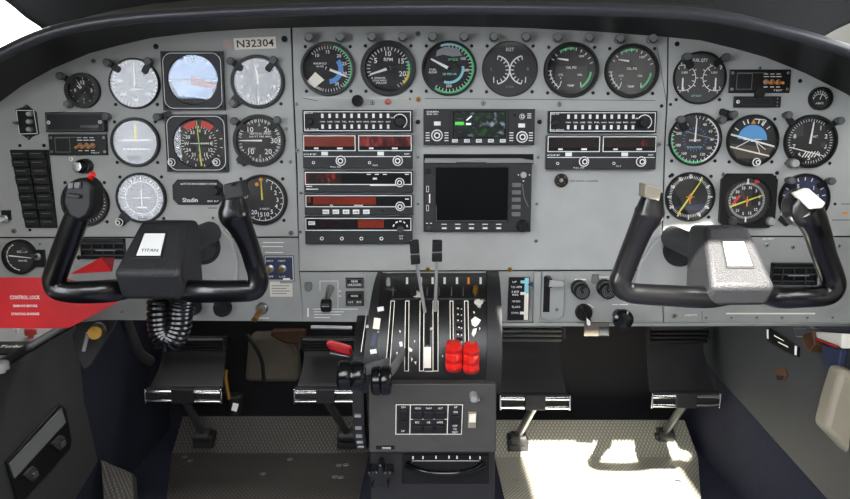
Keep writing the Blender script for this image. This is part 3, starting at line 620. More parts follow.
for px, py, l, tw in [(687, 56.7, 'grey post light at the upper left of the fuel quantity gauge', (700, 77)), (726.7, 57, 'grey post light at the upper right of the fuel quantity gauge', (700, 77)), (681, 119.5, 'silver post light at the upper left of the copilot airspeed gauge', (695, 139)),
                      (722.5, 120, 'grey post light at the upper right of the copilot airspeed gauge', (735, 116)), (734, 114.4, 'grey post light at the upper left of the copilot attitude indicator', (725, 112)), (788.5, 115, 'black post light at the upper left of the copilot altimeter', (811, 141)),
                      (840.6, 120.6, 'grey post light right of the copilot altimeter', (828, 130)), (791, 180.5, 'silver post light at the upper left of the blue grey vertical speed gauge', (804, 199)), (831.6, 181, 'dark post light at the upper right of the blue grey vertical speed gauge', (815, 190))]:
    post(px, py, l, tw)
# ------------------------------------------------------------------ radios and boxes
def button(t, px0, py0, px1, py1, m, h0, h1, name='button', print_=None, pm='ink', ch=1.6):
    b = t.mb(); u0, u1, v0, v1 = t.U(px0), t.U(px1), t.V(py1), t.V(py0)
    b.rect(u0, v0, u1, v1, h0, h1, m, .25)
    if print_: b.text(print_, (u0+u1)/2, (v0+v1)/2, ch, h1+.0002, pm, (u1-u0)*.7)
    return b.obj(name, t.o)
def box_thing(name, label, cat, x0, y0, x1, y1, h, m, group=None, bev=.6, extra=None, y=0.0):
    t = T(name, label, cat, (x0+x1)/2, (y0+y1)/2, y, group, h); b = t.mb()
    b.rect(t.U(x0), t.V(y1), t.U(x1), t.V(y0), .0004, h, m, bev)
    if extra: extra(b, t)
    b.obj('case', t.o); return t
def screen(t, x0, y0, x1, y1, h, m, frame='white', fw=.8, name='display', inner=None):
    b = t.mb(); b.rect(t.U(x0), t.V(y1), t.U(x1), t.V(y0), h-.001, h+.0006, m, .2)
    if frame: b.frame(t.U(x0)-fw, t.V(y1)-fw, t.U(x1)+fw, t.V(y0)+fw, fw, h+.0009, frame)
    if inner: inner(b, h+.0009)
    return b.obj(name, t.o)
def audio(label, x0, y0, x1, y1, skew):
    t = box_thing('audio_selector', label, 'audio panel', x0, y0, x1, y1, .010, 'radio'); h = .010
    w, hh = x1-x0, y1-y0; X = lambda f: x0+f*w; Y = lambda f: y0+f*hh
    b = t.mb(); b.frame(t.U(x0)+1.6, t.V(y1)+1.4, t.U(x1)-1.6, t.V(y0)-1.4, .7, h+.0002, 'white'); m_ = 'white'
    for k in range(10):
        px = X(.182+.0663*k); b.text(['COM1', 'COM2', 'COM3', 'TEL', 'PA', 'NAV1', 'NAV2', 'DME', 'MKR', 'ADF'][k], t.U(px), t.V(Y(.52)), 1.4, h+.0002, m_, 5.2)
    b.text('MKR OFF', t.U(X(.06)), t.V(Y(.14)), 1.3, h+.0002, m_, 8); b.text('HI SENS', t.U(X(.085)), t.V(Y(.86)), 1.3, h+.0002, m_, 13); b.text('EMG', t.U(X(.82)), t.V(Y(.34)), 1.4, h+.0002, m_, 4)
    u, v = t.U(X(.885)), t.V(Y(.5)); b.arc(6.6, 7.5, -60, 150, h+.0002, m_, u, v, 12); b.obj('lettering', t.o, False)
    for r in (.26, .74):
        for k in range(10):
            px = X(.182+.0663*k); button(t, px-1.2, Y(r)-2.1, px+1.2, Y(r)+2.1, 'white', h, h+.0016)
    knob(t, X(.06), Y(.52), 4, .018, 'radio', 'plain', h0=h); knob(t, X(.885), Y(.52), 5.6, .022, 'radio', 'plain', h0=h)
    return t
audio('audio selector panel with two rows of white buttons topping the left radio stack', 302.5, 110, 412.5, 132.5, 0)
audio('audio selector panel with two rows of white buttons above the right radio', 548.5, 111, 657, 133, 0)
def navcom(label, x0, y0, x1, y1, m1, m2):
    h = .012; t = box_thing('nav_com_radio', label, 'radio', x0, y0, x1, y1, h, 'radio2'); w, hh = x1-x0, y1-y0; X = lambda f: x0+f*w; Y = lambda f: y0+f*hh
    for a, b_, m in ((.015, .475, m1), (.515, .985, m2)):
        screen(t, X(a), Y(.05), X(b_), Y(.46), h, m, inner=lambda b, k: (b.frect(t.U(X(a)), t.V(Y(.46)), t.U(X(b_)), t.V(Y(.35)), k, 'hole'), b.frect(t.U(X(a+.09)), t.V(Y(.43)), t.U(X(a+.13)), t.V(Y(.38)), k+.0002, 'white'), b.frect(t.U(X(a+.3)), t.V(Y(.43)), t.U(X(a+.35)), t.V(Y(.38)), k+.0002, 'white')))
    b = t.mb(); b.frect(t.U(X(.01)), t.V(Y(.655)), t.U(X(.985)), t.V(Y(.635)), h+.0002, 'white')
    b.text('OFF', t.U(X(.065)), t.V(Y(.58)), 1.5, h+.0002, 'white', 13); b.text('NAV', t.U(X(.95)), t.V(Y(.57)), 1.5, h+.0002, 'white', 5); b.text('PULL 25K', t.U(X(.3)), t.V(Y(.95)), 1.4, h+.0002, 'white', 11); b.text('PULL ID', t.U(X(.66)), t.V(Y(.9)), 1.4, h+.0002, 'white', 5)
    b.obj('lettering', t.o, False)
    for f_ in (.2, .71): button(t, X(f_)-3.2, Y(.555)-1.9, X(f_)+3.2, Y(.555)+1.9, 'white', h, h+.002)
    for f_, r in ((.10, 3.0), (.345, 5.6), (.61, 3.0), (.865, 5.6)): knob(t, X(f_), Y(.77 if r > 4 else .82), r, .02 if r > 4 else .012, 'black', h0=h)
    return t
navcom('navigation and communication radio with two glowing red displays under the left audio panel', 302.7, 134.5, 412.5, 168.7, M['redglow'], M['redglow2'])
t = navcom('navigation and communication radio with two dark displays in the right stack', 546.5, 135.5, 656.5, 169.5, M['dimred'], M['dimred'])
b = t.mb(); b.frect(t.U(640), t.V(146), t.U(653), t.V(140), .0130, 'redline'); b.obj('lit_digits', t.o, False)
h = .011
t = box_thing('distance_radio', 'radio with red digits and white bordered window, third in the left radio stack', 'radio', 304, 170.8, 413, 192.6, h, 'radio2')
screen(t, 305.8, 172.8, 411, 184, h, M['redline'], inner=lambda b, k: (b.frect(t.U(341), t.V(184), t.U(411), t.V(172.8), k, 'hole'), b.frect(t.U(373), t.V(179.6), t.U(377), t.V(177.6), k+.0002, 'white'), [b.frect(t.U(x), t.V(174.8), t.U(x+4), t.V(173.9), k+.0002, 'white') for x in (367, 375, 383, 405)]))
b = t.mb(); b.frect(t.U(306), t.V(189.6), t.U(318), t.V(188.7), h+.0002, 'white'); b.frect(t.U(306), t.V(186.8), t.U(312), t.V(186), h+.0002, 'white'); b.frect(t.U(370), t.V(185.8), t.U(399), t.V(184.9), h+.0003, 'white'); b.obj('lettering', t.o, False)
knob(t, 399.6, 182.6, 5, .02, 'black', h0=h)
t = box_thing('transponder', 'radio with wide red window and five white buttons, fourth in the left radio stack', 'radio', 304.5, 194.5, 413, 215, h, 'radio2')
screen(t, 306.5, 196, 411, 206.3, h, M['hole'], inner=lambda b, k: (b.frect(t.U(307.5), t.V(202.5), t.U(311), t.V(196.8), k, 'redglow'), b.frect(t.U(313.5), t.V(204.6), t.U(376), t.V(196.8), k, 'redglow'), b.frect(t.U(330), t.V(205.4), t.U(333), t.V(204.8), k+.0002, 'white'), b.frect(t.U(354), t.V(205.6), t.U(363), t.V(204.9), k+.0002, 'white'), b.frect(t.U(405), t.V(199.5), t.U(409), t.V(198.5), k+.0002, 'white')))
for k, x in enumerate((325.8, 335.8, 346, 356, 366.3)): button(t, x-3.2, 209.6, x+3.2, 214, 'white', h, h+.002, 'button', ['FRQ', 'FLT', 'SET', 'DIM', 'TST'][k])
knob(t, 400, 206.5, 5, .02, 'black', h0=h); knob(t, 383, 210, 2.2, .014, 'black', 'plain', h0=h)
t = box_thing('direction_finder', 'radio with small rotary selector and four knobs, lowest in the left radio stack', 'radio', 305, 217, 412.5, 244, h, 'radio2')
screen(t, 306.5, 218.8, 410.5, 229.8, h, M['hole'], inner=lambda b, k: (b.frect(t.U(321), t.V(227.5), t.U(350), t.V(220.2), k, 'dimred'), b.frect(t.U(358), t.V(227.8), t.U(384), t.V(220), k, 'redglow'), b.arc(6.6, 8.0, -75, -55, k+.0002, 'white', t.U(400.3), t.V(228.5), 3), b.arc(6.6, 8, -40, -20, k+.0002, 'white', t.U(400.3), t.V(228.5), 3), b.arc(6.6, 8, -8, 10, k+.0002, 'white', t.U(400.3), t.V(228.5), 3), b.arc(6.6, 8, 24, 42, k+.0002, 'white', t.U(400.3), t.V(228.5), 3), b.arc(6.6, 8, 60, 78, k+.0002, 'white', t.U(400.3), t.V(228.5), 3)))
button(t, 308.7, 221.2, 315.3, 224.8, 'white', h, h+.002, 'button', 'IDT')
for x in (322, 342, 361.5, 381.5): knob(t, x, 238.4, 3.6, .013, 'black', h0=h)
knob(t, 400.3, 229.5, 3.8, .018, 'darkknob', 'plain', h0=h)
b = t.mb(); b.text('AUTO', t.U(401), t.V(236), 1.4, h+.0002, 'white', 4); b.text('TEST', t.U(401), t.V(238.6), 1.4, h+.0002, 'white', 4); b.obj('lettering', t.o, False)
# GPS navigator
h = .010
t = box_thing('gps_navigator', 'small navigator with green and grey colour screen at the top of the centre stack', 'navigator', 423.5, 109, 534.8, 145, h, 'radio2')
screen(t, 453.6, 112.2, 505, 137.6, h, M['navscreen'], 'hole', .8, inner=lambda b, k: (b.frect(t.U(455), t.V(125), t.U(464), t.V(121.8), k, 'greenlit'), b.frect(t.U(466), t.V(125), t.U(471), t.V(123), k, 'whitelit'), b.flat([(t.U(466), t.V(120)), (t.U(471), t.V(115.5)), (t.U(472), t.V(116.5)), (t.U(467), t.V(120.8))], k, 'whitelit')))
b = t.mb(); b.frect(t.U(449.6), t.V(144.4), t.U(450.2), t.V(109.6), h+.0002, 'hole'); b.frect(t.U(508), t.V(144.4), t.U(508.6), t.V(109.6), h+.0002, 'hole')
b.text('GARMIN', t.U(432.5), t.V(111.8), 1.6, h+.0002, 'white', 12); b.text('GNS 430', t.U(432), t.V(114.2), 1.4, h+.0002, 'white', 11)
for x, s_ in ((427.6, 0), (446.5, 0), (511.5, 0), (531, 0)):
    for k in range(4): b.frect(t.U(x-2), t.V(133.3+2.6*k), t.U(x+2), t.V(132.3+2.6*k), h+.0002, 'white')
for y in (113.5, 115.5, 117.5): b.frect(t.U(527), t.V(y+.8), t.U(531), t.V(y), h+.0002, 'white')
b.obj('lettering', t.o, False)
for k in range(5): x = 455+12*k; button(t, x-2.8, 139.2, x+2.8, 142.5, 'white', h, h+.002, 'button', ['CDI', 'OBS', 'MSG', 'FPL', 'PROC'][k])
for x, y, s_ in ((437.3, 123.5, 'C'), (521.5, 125.5, 'D')): button(t, x-3.3, y-2, x+3.3, y+2, 'white', h, h+.002)
knob(t, 437, 135.4, 6.3, .022, 'black', h0=h); knob(t, 522.3, 137, 6.3, .022, 'black', h0=h); knob(t, 522.3, 116.5, 3.1, .014, 'black', h0=h); knob(t, 514.7, 115, 1.8, .012, 'hole', 'plain', h0=h)
# open slot over the big screen
t = T('radio_tray', 'open dark radio slot with a bent metal tray edge above the big black screen', 'radio slot', 478.5, 159)
b = t.mb(); b.rect(t.U(423.5), t.V(164), t.U(533.5), t.V(154), .0003, .0006, 'hole'); b.obj('slot', t.o)
b = t.mb(); b.prism(t.q((424, 163), (533, 163), (533, 160), (520, 158), (425, 158)), .0008, .004, 'steel', .4); b.rect(t.U(456), t.V(163.5), t.U(486), t.V(161.9), .004, .0055, 'darkknob', .2); b.obj('tray_edge', t.o)
# MFD
h = .012
t = box_thing('multifunction_display', 'large display unit with blank black screen in the centre of the panel', 'display unit', 423.5, 163.6, 531.3, 232, h, 'radio2', None, 1)
b = t.mb(); b.rect(t.U(435), t.V(222.5), t.U(508.5), t.V(167), h-.001, h+.0003, 'blackscreen', .3); b.frame(t.U(435), t.V(222.5), t.U(508.5), t.V(167), .9, h+.0006, 'black'); b.frect(t.U(436), t.V(221.2), t.U(507), t.V(220.7), h+.0007, 'greyknob'); b.frect(t.U(436), t.V(221), t.U(436.5), t.V(205), h+.0007, 'greyknob'); b.obj('screen', t.o)
for k in range(5): button(t, 441+13.7*k, 226.3, 447.5+13.7*k, 230, 'darkknob', h, h+.002, 'button')
b = t.mb()
for k in range(5): b.frect(t.U(442+13.7*k), t.V(229), t.U(446.6+13.7*k), t.V(227.4), h+.0024, 'white'); b.frect(t.U(441.5+13.7*k), t.V(224.7), t.U(447+13.7*k), t.V(224), h+.0003, 'white')
for y0, y1 in ((186, 192), (205, 211)): b.frame(t.U(426.3), t.V(y1), t.U(428.8), t.V(y0), .4, h+.0003, 'white')
b.frect(t.U(429), t.V(203), t.U(430.3), t.V(194), h+.0003, 'white'); b.frect(t.U(423.7), t.V(193.4), t.U(434), t.V(192.9), h+.0003, 'hole'); b.frect(t.U(426), t.V(223.8), t.U(428), t.V(223), h+.0003, 'white'); b.frect(t.U(430), t.V(223.8), t.U(432), t.V(223), h+.0003, 'white')
b.line(t.U(522), t.V(184), t.U(524), t.V(197), .9, h+.0003, 'greyknob'); b.line(t.U(524), t.V(197), t.U(528.5), t.V(207), .9, h+.0003, 'greyknob')
for a, b_ in ((518, 175), (529, 175), (523, 181)): b.disc(.7, h+.0003, 'white', t.U(a), t.V(b_), 10)
b.obj('lettering', t.o, False)
for k in range(5): button(t, 512, 183+7.3*k, 520.5, 187+7.3*k, 'greyknob', h, h+.003, 'button')
knob(t, 523.6, 175, 3.6, .018, 'greyknob', 'silver', h0=h); knob(t, 523, 226.5, 6.5, .022, 'black', 'plain', h0=h); knob(t, 428.5, 171.5, 3, .018, 'black', 'plain', h0=h); knob(t, 428.5, 228, 2.4, .016, 'darkknob', 'plain', h0=h)
# annunciator, switch boxes, breakers
def blank(b, t): b.frame(t.U(46.5), t.V(130.5), t.U(103), t.V(113.6), .5, .0102, 'greyknob'); b.frect(t.U(80), t.V(128), t.U(98), t.V(125), .0102, 'dimred')
t = box_thing('annunciator_box', 'blank black annunciator box with a white screw at either end under the small clock', 'annunciator', 45, 112.3, 104.7, 131.8, .010, 'black', None, 1.2, blank)
for x, y in ((48.5, 122.5), (100, 122)): screw(t.o, t.U(x)*t.su, t.V(y)*t.sv, .0026, 'white', -.010)
b = t.mb(); b.lathe([(2.6, .0004), (2.6, .014), (0, .0145)], 'black', t.U(106.5), t.V(116), 16); b.obj('hinge', t.o)
def toggle(t, px, py, m='orange', r=1.6, h0=.004, L=.014, dv=-1.5, du=0):
    b = t.mb(); u, v = t.U(px), t.V(py)
    b.lathe([(r*1.5, h0), (r*1.5, h0+.002), (r*.9, h0+.003), (0, h0+.003)], 'steel', u, v, 14); bu = b.obj('bushing', t.o)
    s = t.su; c = MB(); c.sweep([(u*s, -h0, v*s, r*.5*s, r*.5*s), ((u+du)*s, -h0-L, (v+dv)*s, r*.9*s, r*.9*s), ((u+du)*s, -h0-L-.001, (v+dv)*s, r*.4*s, r*.4*s)], m, ref=(1, 0, 0), sub=3, n=10); c.obj('toggle', bu)
def sw(label, x0, y0, x1, y1, tx, ty, flip=1):
    t = box_thing('toggle_plate', label, 'switch box', x0, y0, x1, y1, .004, 'black'); w, hh = x1-x0, y1-y0; b = t.mb(); k = .0042
    b.frame(t.U(x0+w*.11), t.V(y0+hh*.86), t.U(x0+w*.37), t.V(y0+hh*.16), .6, k, 'greyknob'); b.frect(t.U(x0+w*.11), t.V(y0+hh*.16), t.U(x0+w*.6), t.V(y0+hh*.13), k, 'greyknob')
    for q in tx: b.arc(2.2, 2.8, 0, 360, k, 'orange', t.U(q), t.V(ty), 14); b.frect(t.U(q-2.6), t.V(ty-5), t.U(q+2.6), t.V(ty-5.8), k, 'white'); b.frect(t.U(q-2), t.V(ty+5.4), t.U(q+2), t.V(ty+4.6), k, 'white')
    for q in tx: b.frect(t.U(q-2.6), t.V(ty-7.6), t.U(q+1.6), t.V(ty-8.3), k, 'white')
    b.text('TEST', t.U(x1-12), t.V(y1-2.4), 1.4, k, 'white', 9); b.obj('lettering', t.o, False)
    for q in tx: toggle(t, q, ty, 'orange')
    for x in (x0+2.6, x1-2.6):
        for y in (y0+3.4, y1-3.6): screw(t.o, t.U(x)*t.su, t.V(y)*t.sv, .0021, 'silver', -.004)
    return t
sw('black switch box with three orange toggles under the blank annunciator box', 48.7, 134.3, 106.7, 155.3, (80, 86.4, 92.6), 145.6)
sw('black switch box with three orange toggles beside the fuel quantity gauge', 729.8, 69.5, 790.5, 92.8, (766, 772.3, 778.5), 82)
def ind(b, t): b.frame(t.U(742), t.V(105), t.U(771), t.V(98.4), .4, .0062, 'dialgrey')
t = box_thing('altitude_reporter', 'thin black box with a dark slot window under the copilot switch box', 'indicator', 735, 96.3, 781, 107.3, .006, 'black', None, .5, ind)
for x, y, k in ((738, 101.8, 'white'), (777.5, 98.6, 'silver'), (777.5, 102.3, 'silver'), (777.5, 105.6, 'silver')): screw(t.o, t.U(x)*t.su, t.V(y)*t.sv, .0026 if k == 'white' else .0012, k, -.006)
b = T('thumb_clip', 'half round black clip between the copilot switch box and the thin box', 'clip', 757.5, 93.6); m = b.mb(); m.lathe([(5, .0045), (5, .009), (0, .0095)], 'black', 0, 0, 20); m.obj('clip_body', b.o)
t = T('breaker_plate', 'small black six sided plate with three round breakers at the left end of the panel', 'breaker plate', 28.5, 122)
b = t.mb(); b.prism(t.q((17.5, 109.5), (25, 107.5), (28.5, 104.5), (32, 107.5), (37.5, 112), (38.5, 134), (31, 137), (28.5, 140), (25, 137), (20, 134))[::-1], .0004, .004, 'black', .6); k = .0042
q = t.q((18.8, 110.5), (36, 110.5), (38, 133.5), (20, 134))
for a, c in zip(q, q[1:]+q[:1]): b.line(a[0], a[1], c[0], c[1], .7, k, 'white')
b.obj('plate', t.o)
for y in (113.9, 121.6, 129.3): knob(t, 28.5, y, 2.7, .012, 'steel', 'silver', 'breaker', h0=.004)
for y in (106.7, 137.7): screw(t.o, 0, t.V(y)*t.sv, .0018, 'grey', -.004)
b = t.mb(); b.rect(t.U(16.5), t.V(124), t.U(20), t.V(121.5), .0044, .012, 'greyknob', .4); b.obj('lever', t.o)
t = T('breaker_bank', 'tall black bank of two columns of switch breakers at the left end of the panel', 'breaker bank', 36, 189)
b = t.mb(); b.prism(t.q((23.5, 228), (55, 228), (52, 150), (14.5, 150)), .0004, .003, 'bezel'); b.obj('tray', t.o)
for c in range(2):
    for r in range(9):
        f0, f1 = r/9, (r+.88)/9
        L = lambda f: (14.5+9*f + (1.2 if c == 0 else 19.0-1.5*f)); wd = lambda f: 16.3-1.6*f
        y0, y1 = 151+76*f0, 151+76*f1
        b = t.mb(); b.prism(t.q((L(f1), y1), (L(f1)+wd(f1), y1), (L(f0)+wd(f0), y0), (L(f0), y0)), .003, .0075+.0015*((r+c) % 2), 'radio', .5)
        b.frect(t.U(L(f0)+3), t.V(y0+3), t.U(L(f0)+wd(f0)-3), t.V(y0+2.4), .0095, 'greyknob'); b.obj('breaker', t.o)
t = T('dimmer_switch', 'black dimmer knob with bright silver face below the pilot switch box', 'dimmer', 79, 166.5, face=.018)
b = t.mb(); b.lathe([(7.5, .0004), (7.3, .012), (6.6, .013)], 'black', 2, 0, 28); b.lathe([(6.8, .0128), (5, .0185), (4.6, .019), (4.4, .020), (0, .020)], 'black', 0, 0, 28); b.obj('body', t.o)
b = t.mb(); b.lathe([(4.5, .020), (4.2, .0212), (0, .0214)], 'chrome', -1, 0, 24); b.obj('cap', t.o)
t = T('altitude_alerter', 'black chamfered altitude management box under the lower square instrument', 'altitude box', 198.5, 192)
b = t.mb(); b.prism(t.q((179, 204.3), (218, 204.3), (223.5, 199), (223.5, 185), (218, 179.5), (179, 179.5), (173.8, 185), (173.8, 199)), .0004, .006, 'black', .8); k = .0062
b.text('ALTITUDE MANAGEMENT SYSTEM', t.U(200), t.V(183.6), 1.7, k, 'white', 36); b.text('Shadin', t.U(191), t.V(199.6), 4, k, 'white', 15); b.text('ENT ALT', t.U(214), t.V(200.8), 1.6, k, 'white', 11)
b.obj('case', t.o); knob(t, 214, 191, 4.6, .018, 'black', 'plain', h0=.006)
t = T('registration_label', 'cream label with the registration N32304 above the pilot altimeter', 'label', 255.5, 43.3)
b = t.mb(); b.prism(t.q((234.5, 50), (276.3, 48.3), (275.8, 36.5), (233.8, 38.4)), .0003, .0011, 'cream'); b.text('N32304', 0, 0, 7.2, .0012, 'ink', 37, 2); b.obj('plate', t.o)
t = T('blank_sticker', 'small faded pinkish sticker left of the registration label', 'sticker', 227.6, 44); b = t.mb(); b.rect(-4.3, -4.5, 4.3, 4.5, .0003, .0009, 'pink'); b.obj('plate', t.o)
# small panel hardware, centre
def round_control(name, label, cat, px, py, r, h, m, cap='plain', knurl=0, extra=None, cm='white'):
    t = T(name, label, cat, px, py, 0.0, None, h*.8)
    b = t.mb(); b.lathe([(r*.6, .0004), (r*.6, .004), (0, .004)], 'darkknob', n=20); b.obj('shaft', t.o)
    knob(t, px, py, r, h, m, cap, 'grip', cm, knurl, h0=.003)
    return t
round_control('push_control', 'round glossy black push control between manifold and RPM gauges', 'control', 357, 100.4, 6.1, .018, 'blackscreen')
t = T('warning_lamp', 'tiny red warning lamp under the engine speed gauge', 'lamp', 388, 101.8); b = t.mb(); b.lathe([(3, .0004), (3, .003), (2.2, .006), (0, .007)], 'redlamp', n=20); b.obj('lens', t.o); b = t.mb(); b.lathe([(3.8, .0003), (3.6, .002), (3, .002)], 'steel', n=20); b.obj('collar', t.o)
t = T('data_port', 'round dark data loader socket under the right radio', 'socket', 561, 180.3); b = t.mb(); b.lathe([(7, .0004), (6.8, .004), (5.6, .005), (5, .002), (0, .002)], 'base', n=24, knurl=.04); b.lathe([(2, .002), (1.6, .006), (0, .006)], 'silver', n=12); b.obj('barrel', t.o)
for k in range(4): screw(t.o, 4.4*cos(rad(45+90*k))*t.su, 4.4*sin(rad(45+90*k))*t.su, .0012, 'brass', -.005)
t = T('key_shield', 'shield shaped grey metal badge left of the gear selector', 'badge', 308.6, 286.5); b = t.mb(); b.prism([(0, -5), (3.4, -2.6), (4, 2), (3, 4.4), (-3, 4.4), (-4, 2), (-3.4, -2.6)], .0004, .004, 'greyknob', .6); b.obj('plate', t.o)
t = T('gear_selector', 'black wheel shaped gear selector knob on a short grey lever', 'gear selector', 328, 298, face=.03)
b = MB(); s = t.su; b.sweep([(0, -.0005, 6*s, 4*s, 4*s), (0, -.022, 4*s, 3*s, 3*s), (-1*s, -.036, -2*s, 2.4*s, 2.4*s)], 'steel', ref=(1, 0, 0), n=12, sub=3); b.obj('lever', t.o)
b = MB(); b.M = Matrix.Translation((-1*s, -.040, -6*s)) @ Matrix.Rotation(rad(90), 4, 'Y'); b.lathe([(0, -5*s), (5.6*s, -5*s), (6.6*s, -3.8*s), (6.6*s, 3.8*s), (5.6*s, 5*s), (0, 5*s)], 'black', n=24)
b.obj('wheel', t.o); b = t.mb(); b.frect(-4.5, -5.5, 3, -4.7, .0512, 'dialpale'); b.obj('mark', t.o, False)
def annun(label, x0, y0, x1, y1, lines, split=None):
    t = box_thing('annunciator_light', label, 'indicator light', x0, y0, x1, y1, .006, 'black', None, .5); b = t.mb(); b.frame(t.U(x0)+1, t.V(y1)+1, t.U(x1)-1, t.V(y0)-1, .4, .0062, 'greyknob')
    for tx, fx, fy, ch, ft in lines: b.text(tx, t.U(x0+(x1-x0)*fx), t.V(y0+(y1-y0)*fy), ch, .0063, 'white', ft)
    if split: b.frame(t.U(x0+2), t.V(y1-1.5), t.U(x0+8), t.V(y0+8), .4, .0062, 'greyknob'); b.frame(t.U(x0+9), t.V(y1-1.5), t.U(x1-2), t.V(y0+8), .4, .0062, 'greyknob')
    b.obj('legend', t.o, False)
annun('small black light box reading GEAR UNLOCKED right of the gear selector', 345.7, 278.3, 363.3, 287.7, [('GEAR', .5, .32, 2, 7), ('UNLOCKED', .5, .68, 2, 13.5)])
annun('black light box reading NOSE LH RH below the gear unlocked light', 345.7, 291.8, 363.5, 305.6, [('NOSE', .5, .3, 2, 7), ('LH', .28, .74, 2, 4), ('RH', .73, .74, 2, 4)], True)
# flap selector
t = T('flap_indicator', 'black flap position placard with a pale blue and white scale', 'flap indicator', 518, 298.5)
b = t.mb(); b.prism(t.q((507.5, 320), (529, 320), (529, 277), (508.5, 277)), .0004, .003, 'black', .3); k = .0032
for y, w, x in ((281.6, 4, 514), (286.6, 11, 516), (291.2, 7, 515), (294.2, 6, 515), (300.8, 8, 516), (306.5, 8, 516), (312.5, 7, 515)): b.text({281.6: 'UP', 286.6: 'T.O. APPR', 291.2: '160', 294.2: 'KIAS', 300.8: '140 KIAS', 306.5: 'FLAPS', 312.5: 'DOWN'}[y], t.U(x), t.V(y), 1.9, k, 'white', w)
b.frect(t.U(524), t.V(293), t.U(528.2), t.V(277.5), k, 'aqua'); b.frect(t.U(524), t.V(319.5), t.U(528.2), t.V(293), k, 'cream')
for y, m_ in ((281.5, 'aqua'), (293, 'white'), (312.5, 'white')): b.frect(t.U(520), t.V(y+1.4), t.U(525), t.V(y-1.4), k+.0001, m_)
b.obj('placard', t.o)
b = t.mb(); b.prism([(t.U(527), t.V(284)), (t.U(532), t.V(286.5)), (t.U(532), t.V(281))], .0034, .005, 'navy'); b.obj('pointer', t.o)
b = t.mb(); b.rect(t.U(529.5), t.V(308), t.U(533), t.V(288), .0004, .004, 'steel', .2); b.obj('linkage', t.o)
t = T('flap_selector', 'flap lever with flat chrome grip in a slotted grey plate', 'flap lever', 550, 295)
b = t.mb(); x = t.U
b.prism([(t.U(533), t.V(323)), (t.U(540), t.V(323)), (t.U(540), t.V(271.5)), (t.U(533), t.V(271.5))], .0004, .008, 'panel2', .5)
b.prism(t.q((541, 317), (546, 319.5), (558, 319.5), (564, 315), (564, 276), (561, 271.5), (541, 271.5)), .0004, .004, 'panel2', .6, None)
b.rect(t.U(543), t.V(311.5), t.U(549.5), t.V(276), .0038, .0043, 'hole'); b.obj('plate', t.o)
b = t.mb(); b.rect(t.U(544.5), t.V(284), t.U(548.5), t.V(275), .0043, .03, 'black', .3); b.prism(t.q((545, 282.5), (558, 282.5), (560, 280), (559, 277), (546, 276)), .022, .034, 'silver', .6); b.obj('lever', t.o)
screw(t.o, t.U(556.5)*t.su, t.V(309)*t.sv, .003, 'silver', -.004)
def ribbed(label, px, py):
    t = T('rotary_control', label, 'rotary control', px, py, face=.016); b = t.mb()
    b.lathe([(8.6, .0004), (8.6, .009), (7.6, .010)], 'black', -1.4, 2.2, 28, .05); b.lathe([(8.2, .010), (7.9, .017), (6.6, .0185), (6, .0175), (0, .0175)], 'black', 0, 0, 30, .06); b.obj('grip', t.o)
    b = t.mb()
    for k in range(3): b.arc(2+1.7*k, 2.6+1.7*k, 20*k, 300+20*k, .0178, 'greyknob', n=14)
    b.obj('face', t.o, False)
ribbed('ribbed black rotary knob above the pointer knob right of the flap lever', 582.3, 292); ribbed('ribbed black rotary knob half behind the left corner of the right yoke', 608, 291.5)
t = T('pointer_control', 'black pointer knob with white tip near the bottom of the centre panel', 'pointer knob', 585.5, 314.5, face=.016); b = t.mb()
b.lathe([(8.6, .0004), (8.4, .006), (7.6, .008), (0, .009)], 'black', n=32); b.obj('skirt', t.o); b = t.mb(); b.prism([(-4.6, 6), (-3.4, 8.4), (-1.5, 6), (5.6, -5.5), (4.4, -9.6), (1, -8)], .008, .020, 'black', 1); b.obj('grip', t.o)
b = t.mb(); b.prism([(.4, -2.5), (4.6, -6), (4.6, -9.6), (2.6, -10.6), (1, -8.6)], .0195, .0212, 'white', .3); b.obj('pointer', t.o)
t = T('clip_tab', 'tan tab with a dark latch hanging under the panel edge below the pointer knob', 'tab', 596.5, 330, face=.014); b = t.mb(); b.rect(-12.3, -6, 12.3, 7.5, .0125, .016, 'duct', .5); b.obj('tab_body', t.o); b = t.mb(); b.rect(1.8, -5, 11.5, 3.5, .016, .019, 'darkknob', .8); b.obj('latch', t.o)
t = T('vent_control', 'large black flared pull knob at the lower panel edge left of the right yoke', 'pull knob', 623.3, 319.5, face=.030); b = t.mb(); b.lathe([(4, .0004), (4, .016), (9.6, .024), (10.4, .028), (9.8, .033), (7, .036), (0, .0345)], 'blackscreen', n=36); b.obj('grip', t.o)
b = t.mb(); b.lathe([(6, .0003), (5.6, .005), (4, .005)], 'darkknob', n=20); b.obj('collar', t.o)
t = T('key_tag', 'small grey shield shaped catch between the two ribbed knobs', 'catch', 594.5, 278.5); b = t.mb(); b.prism([(-3.6, -3), (-2, -4.6), (2, -4.6), (3.6, -3), (3, 4.5), (-2.6, 4.5)], .0004, .006, 'greyknob', .8); b.obj('catch_body', t.o)
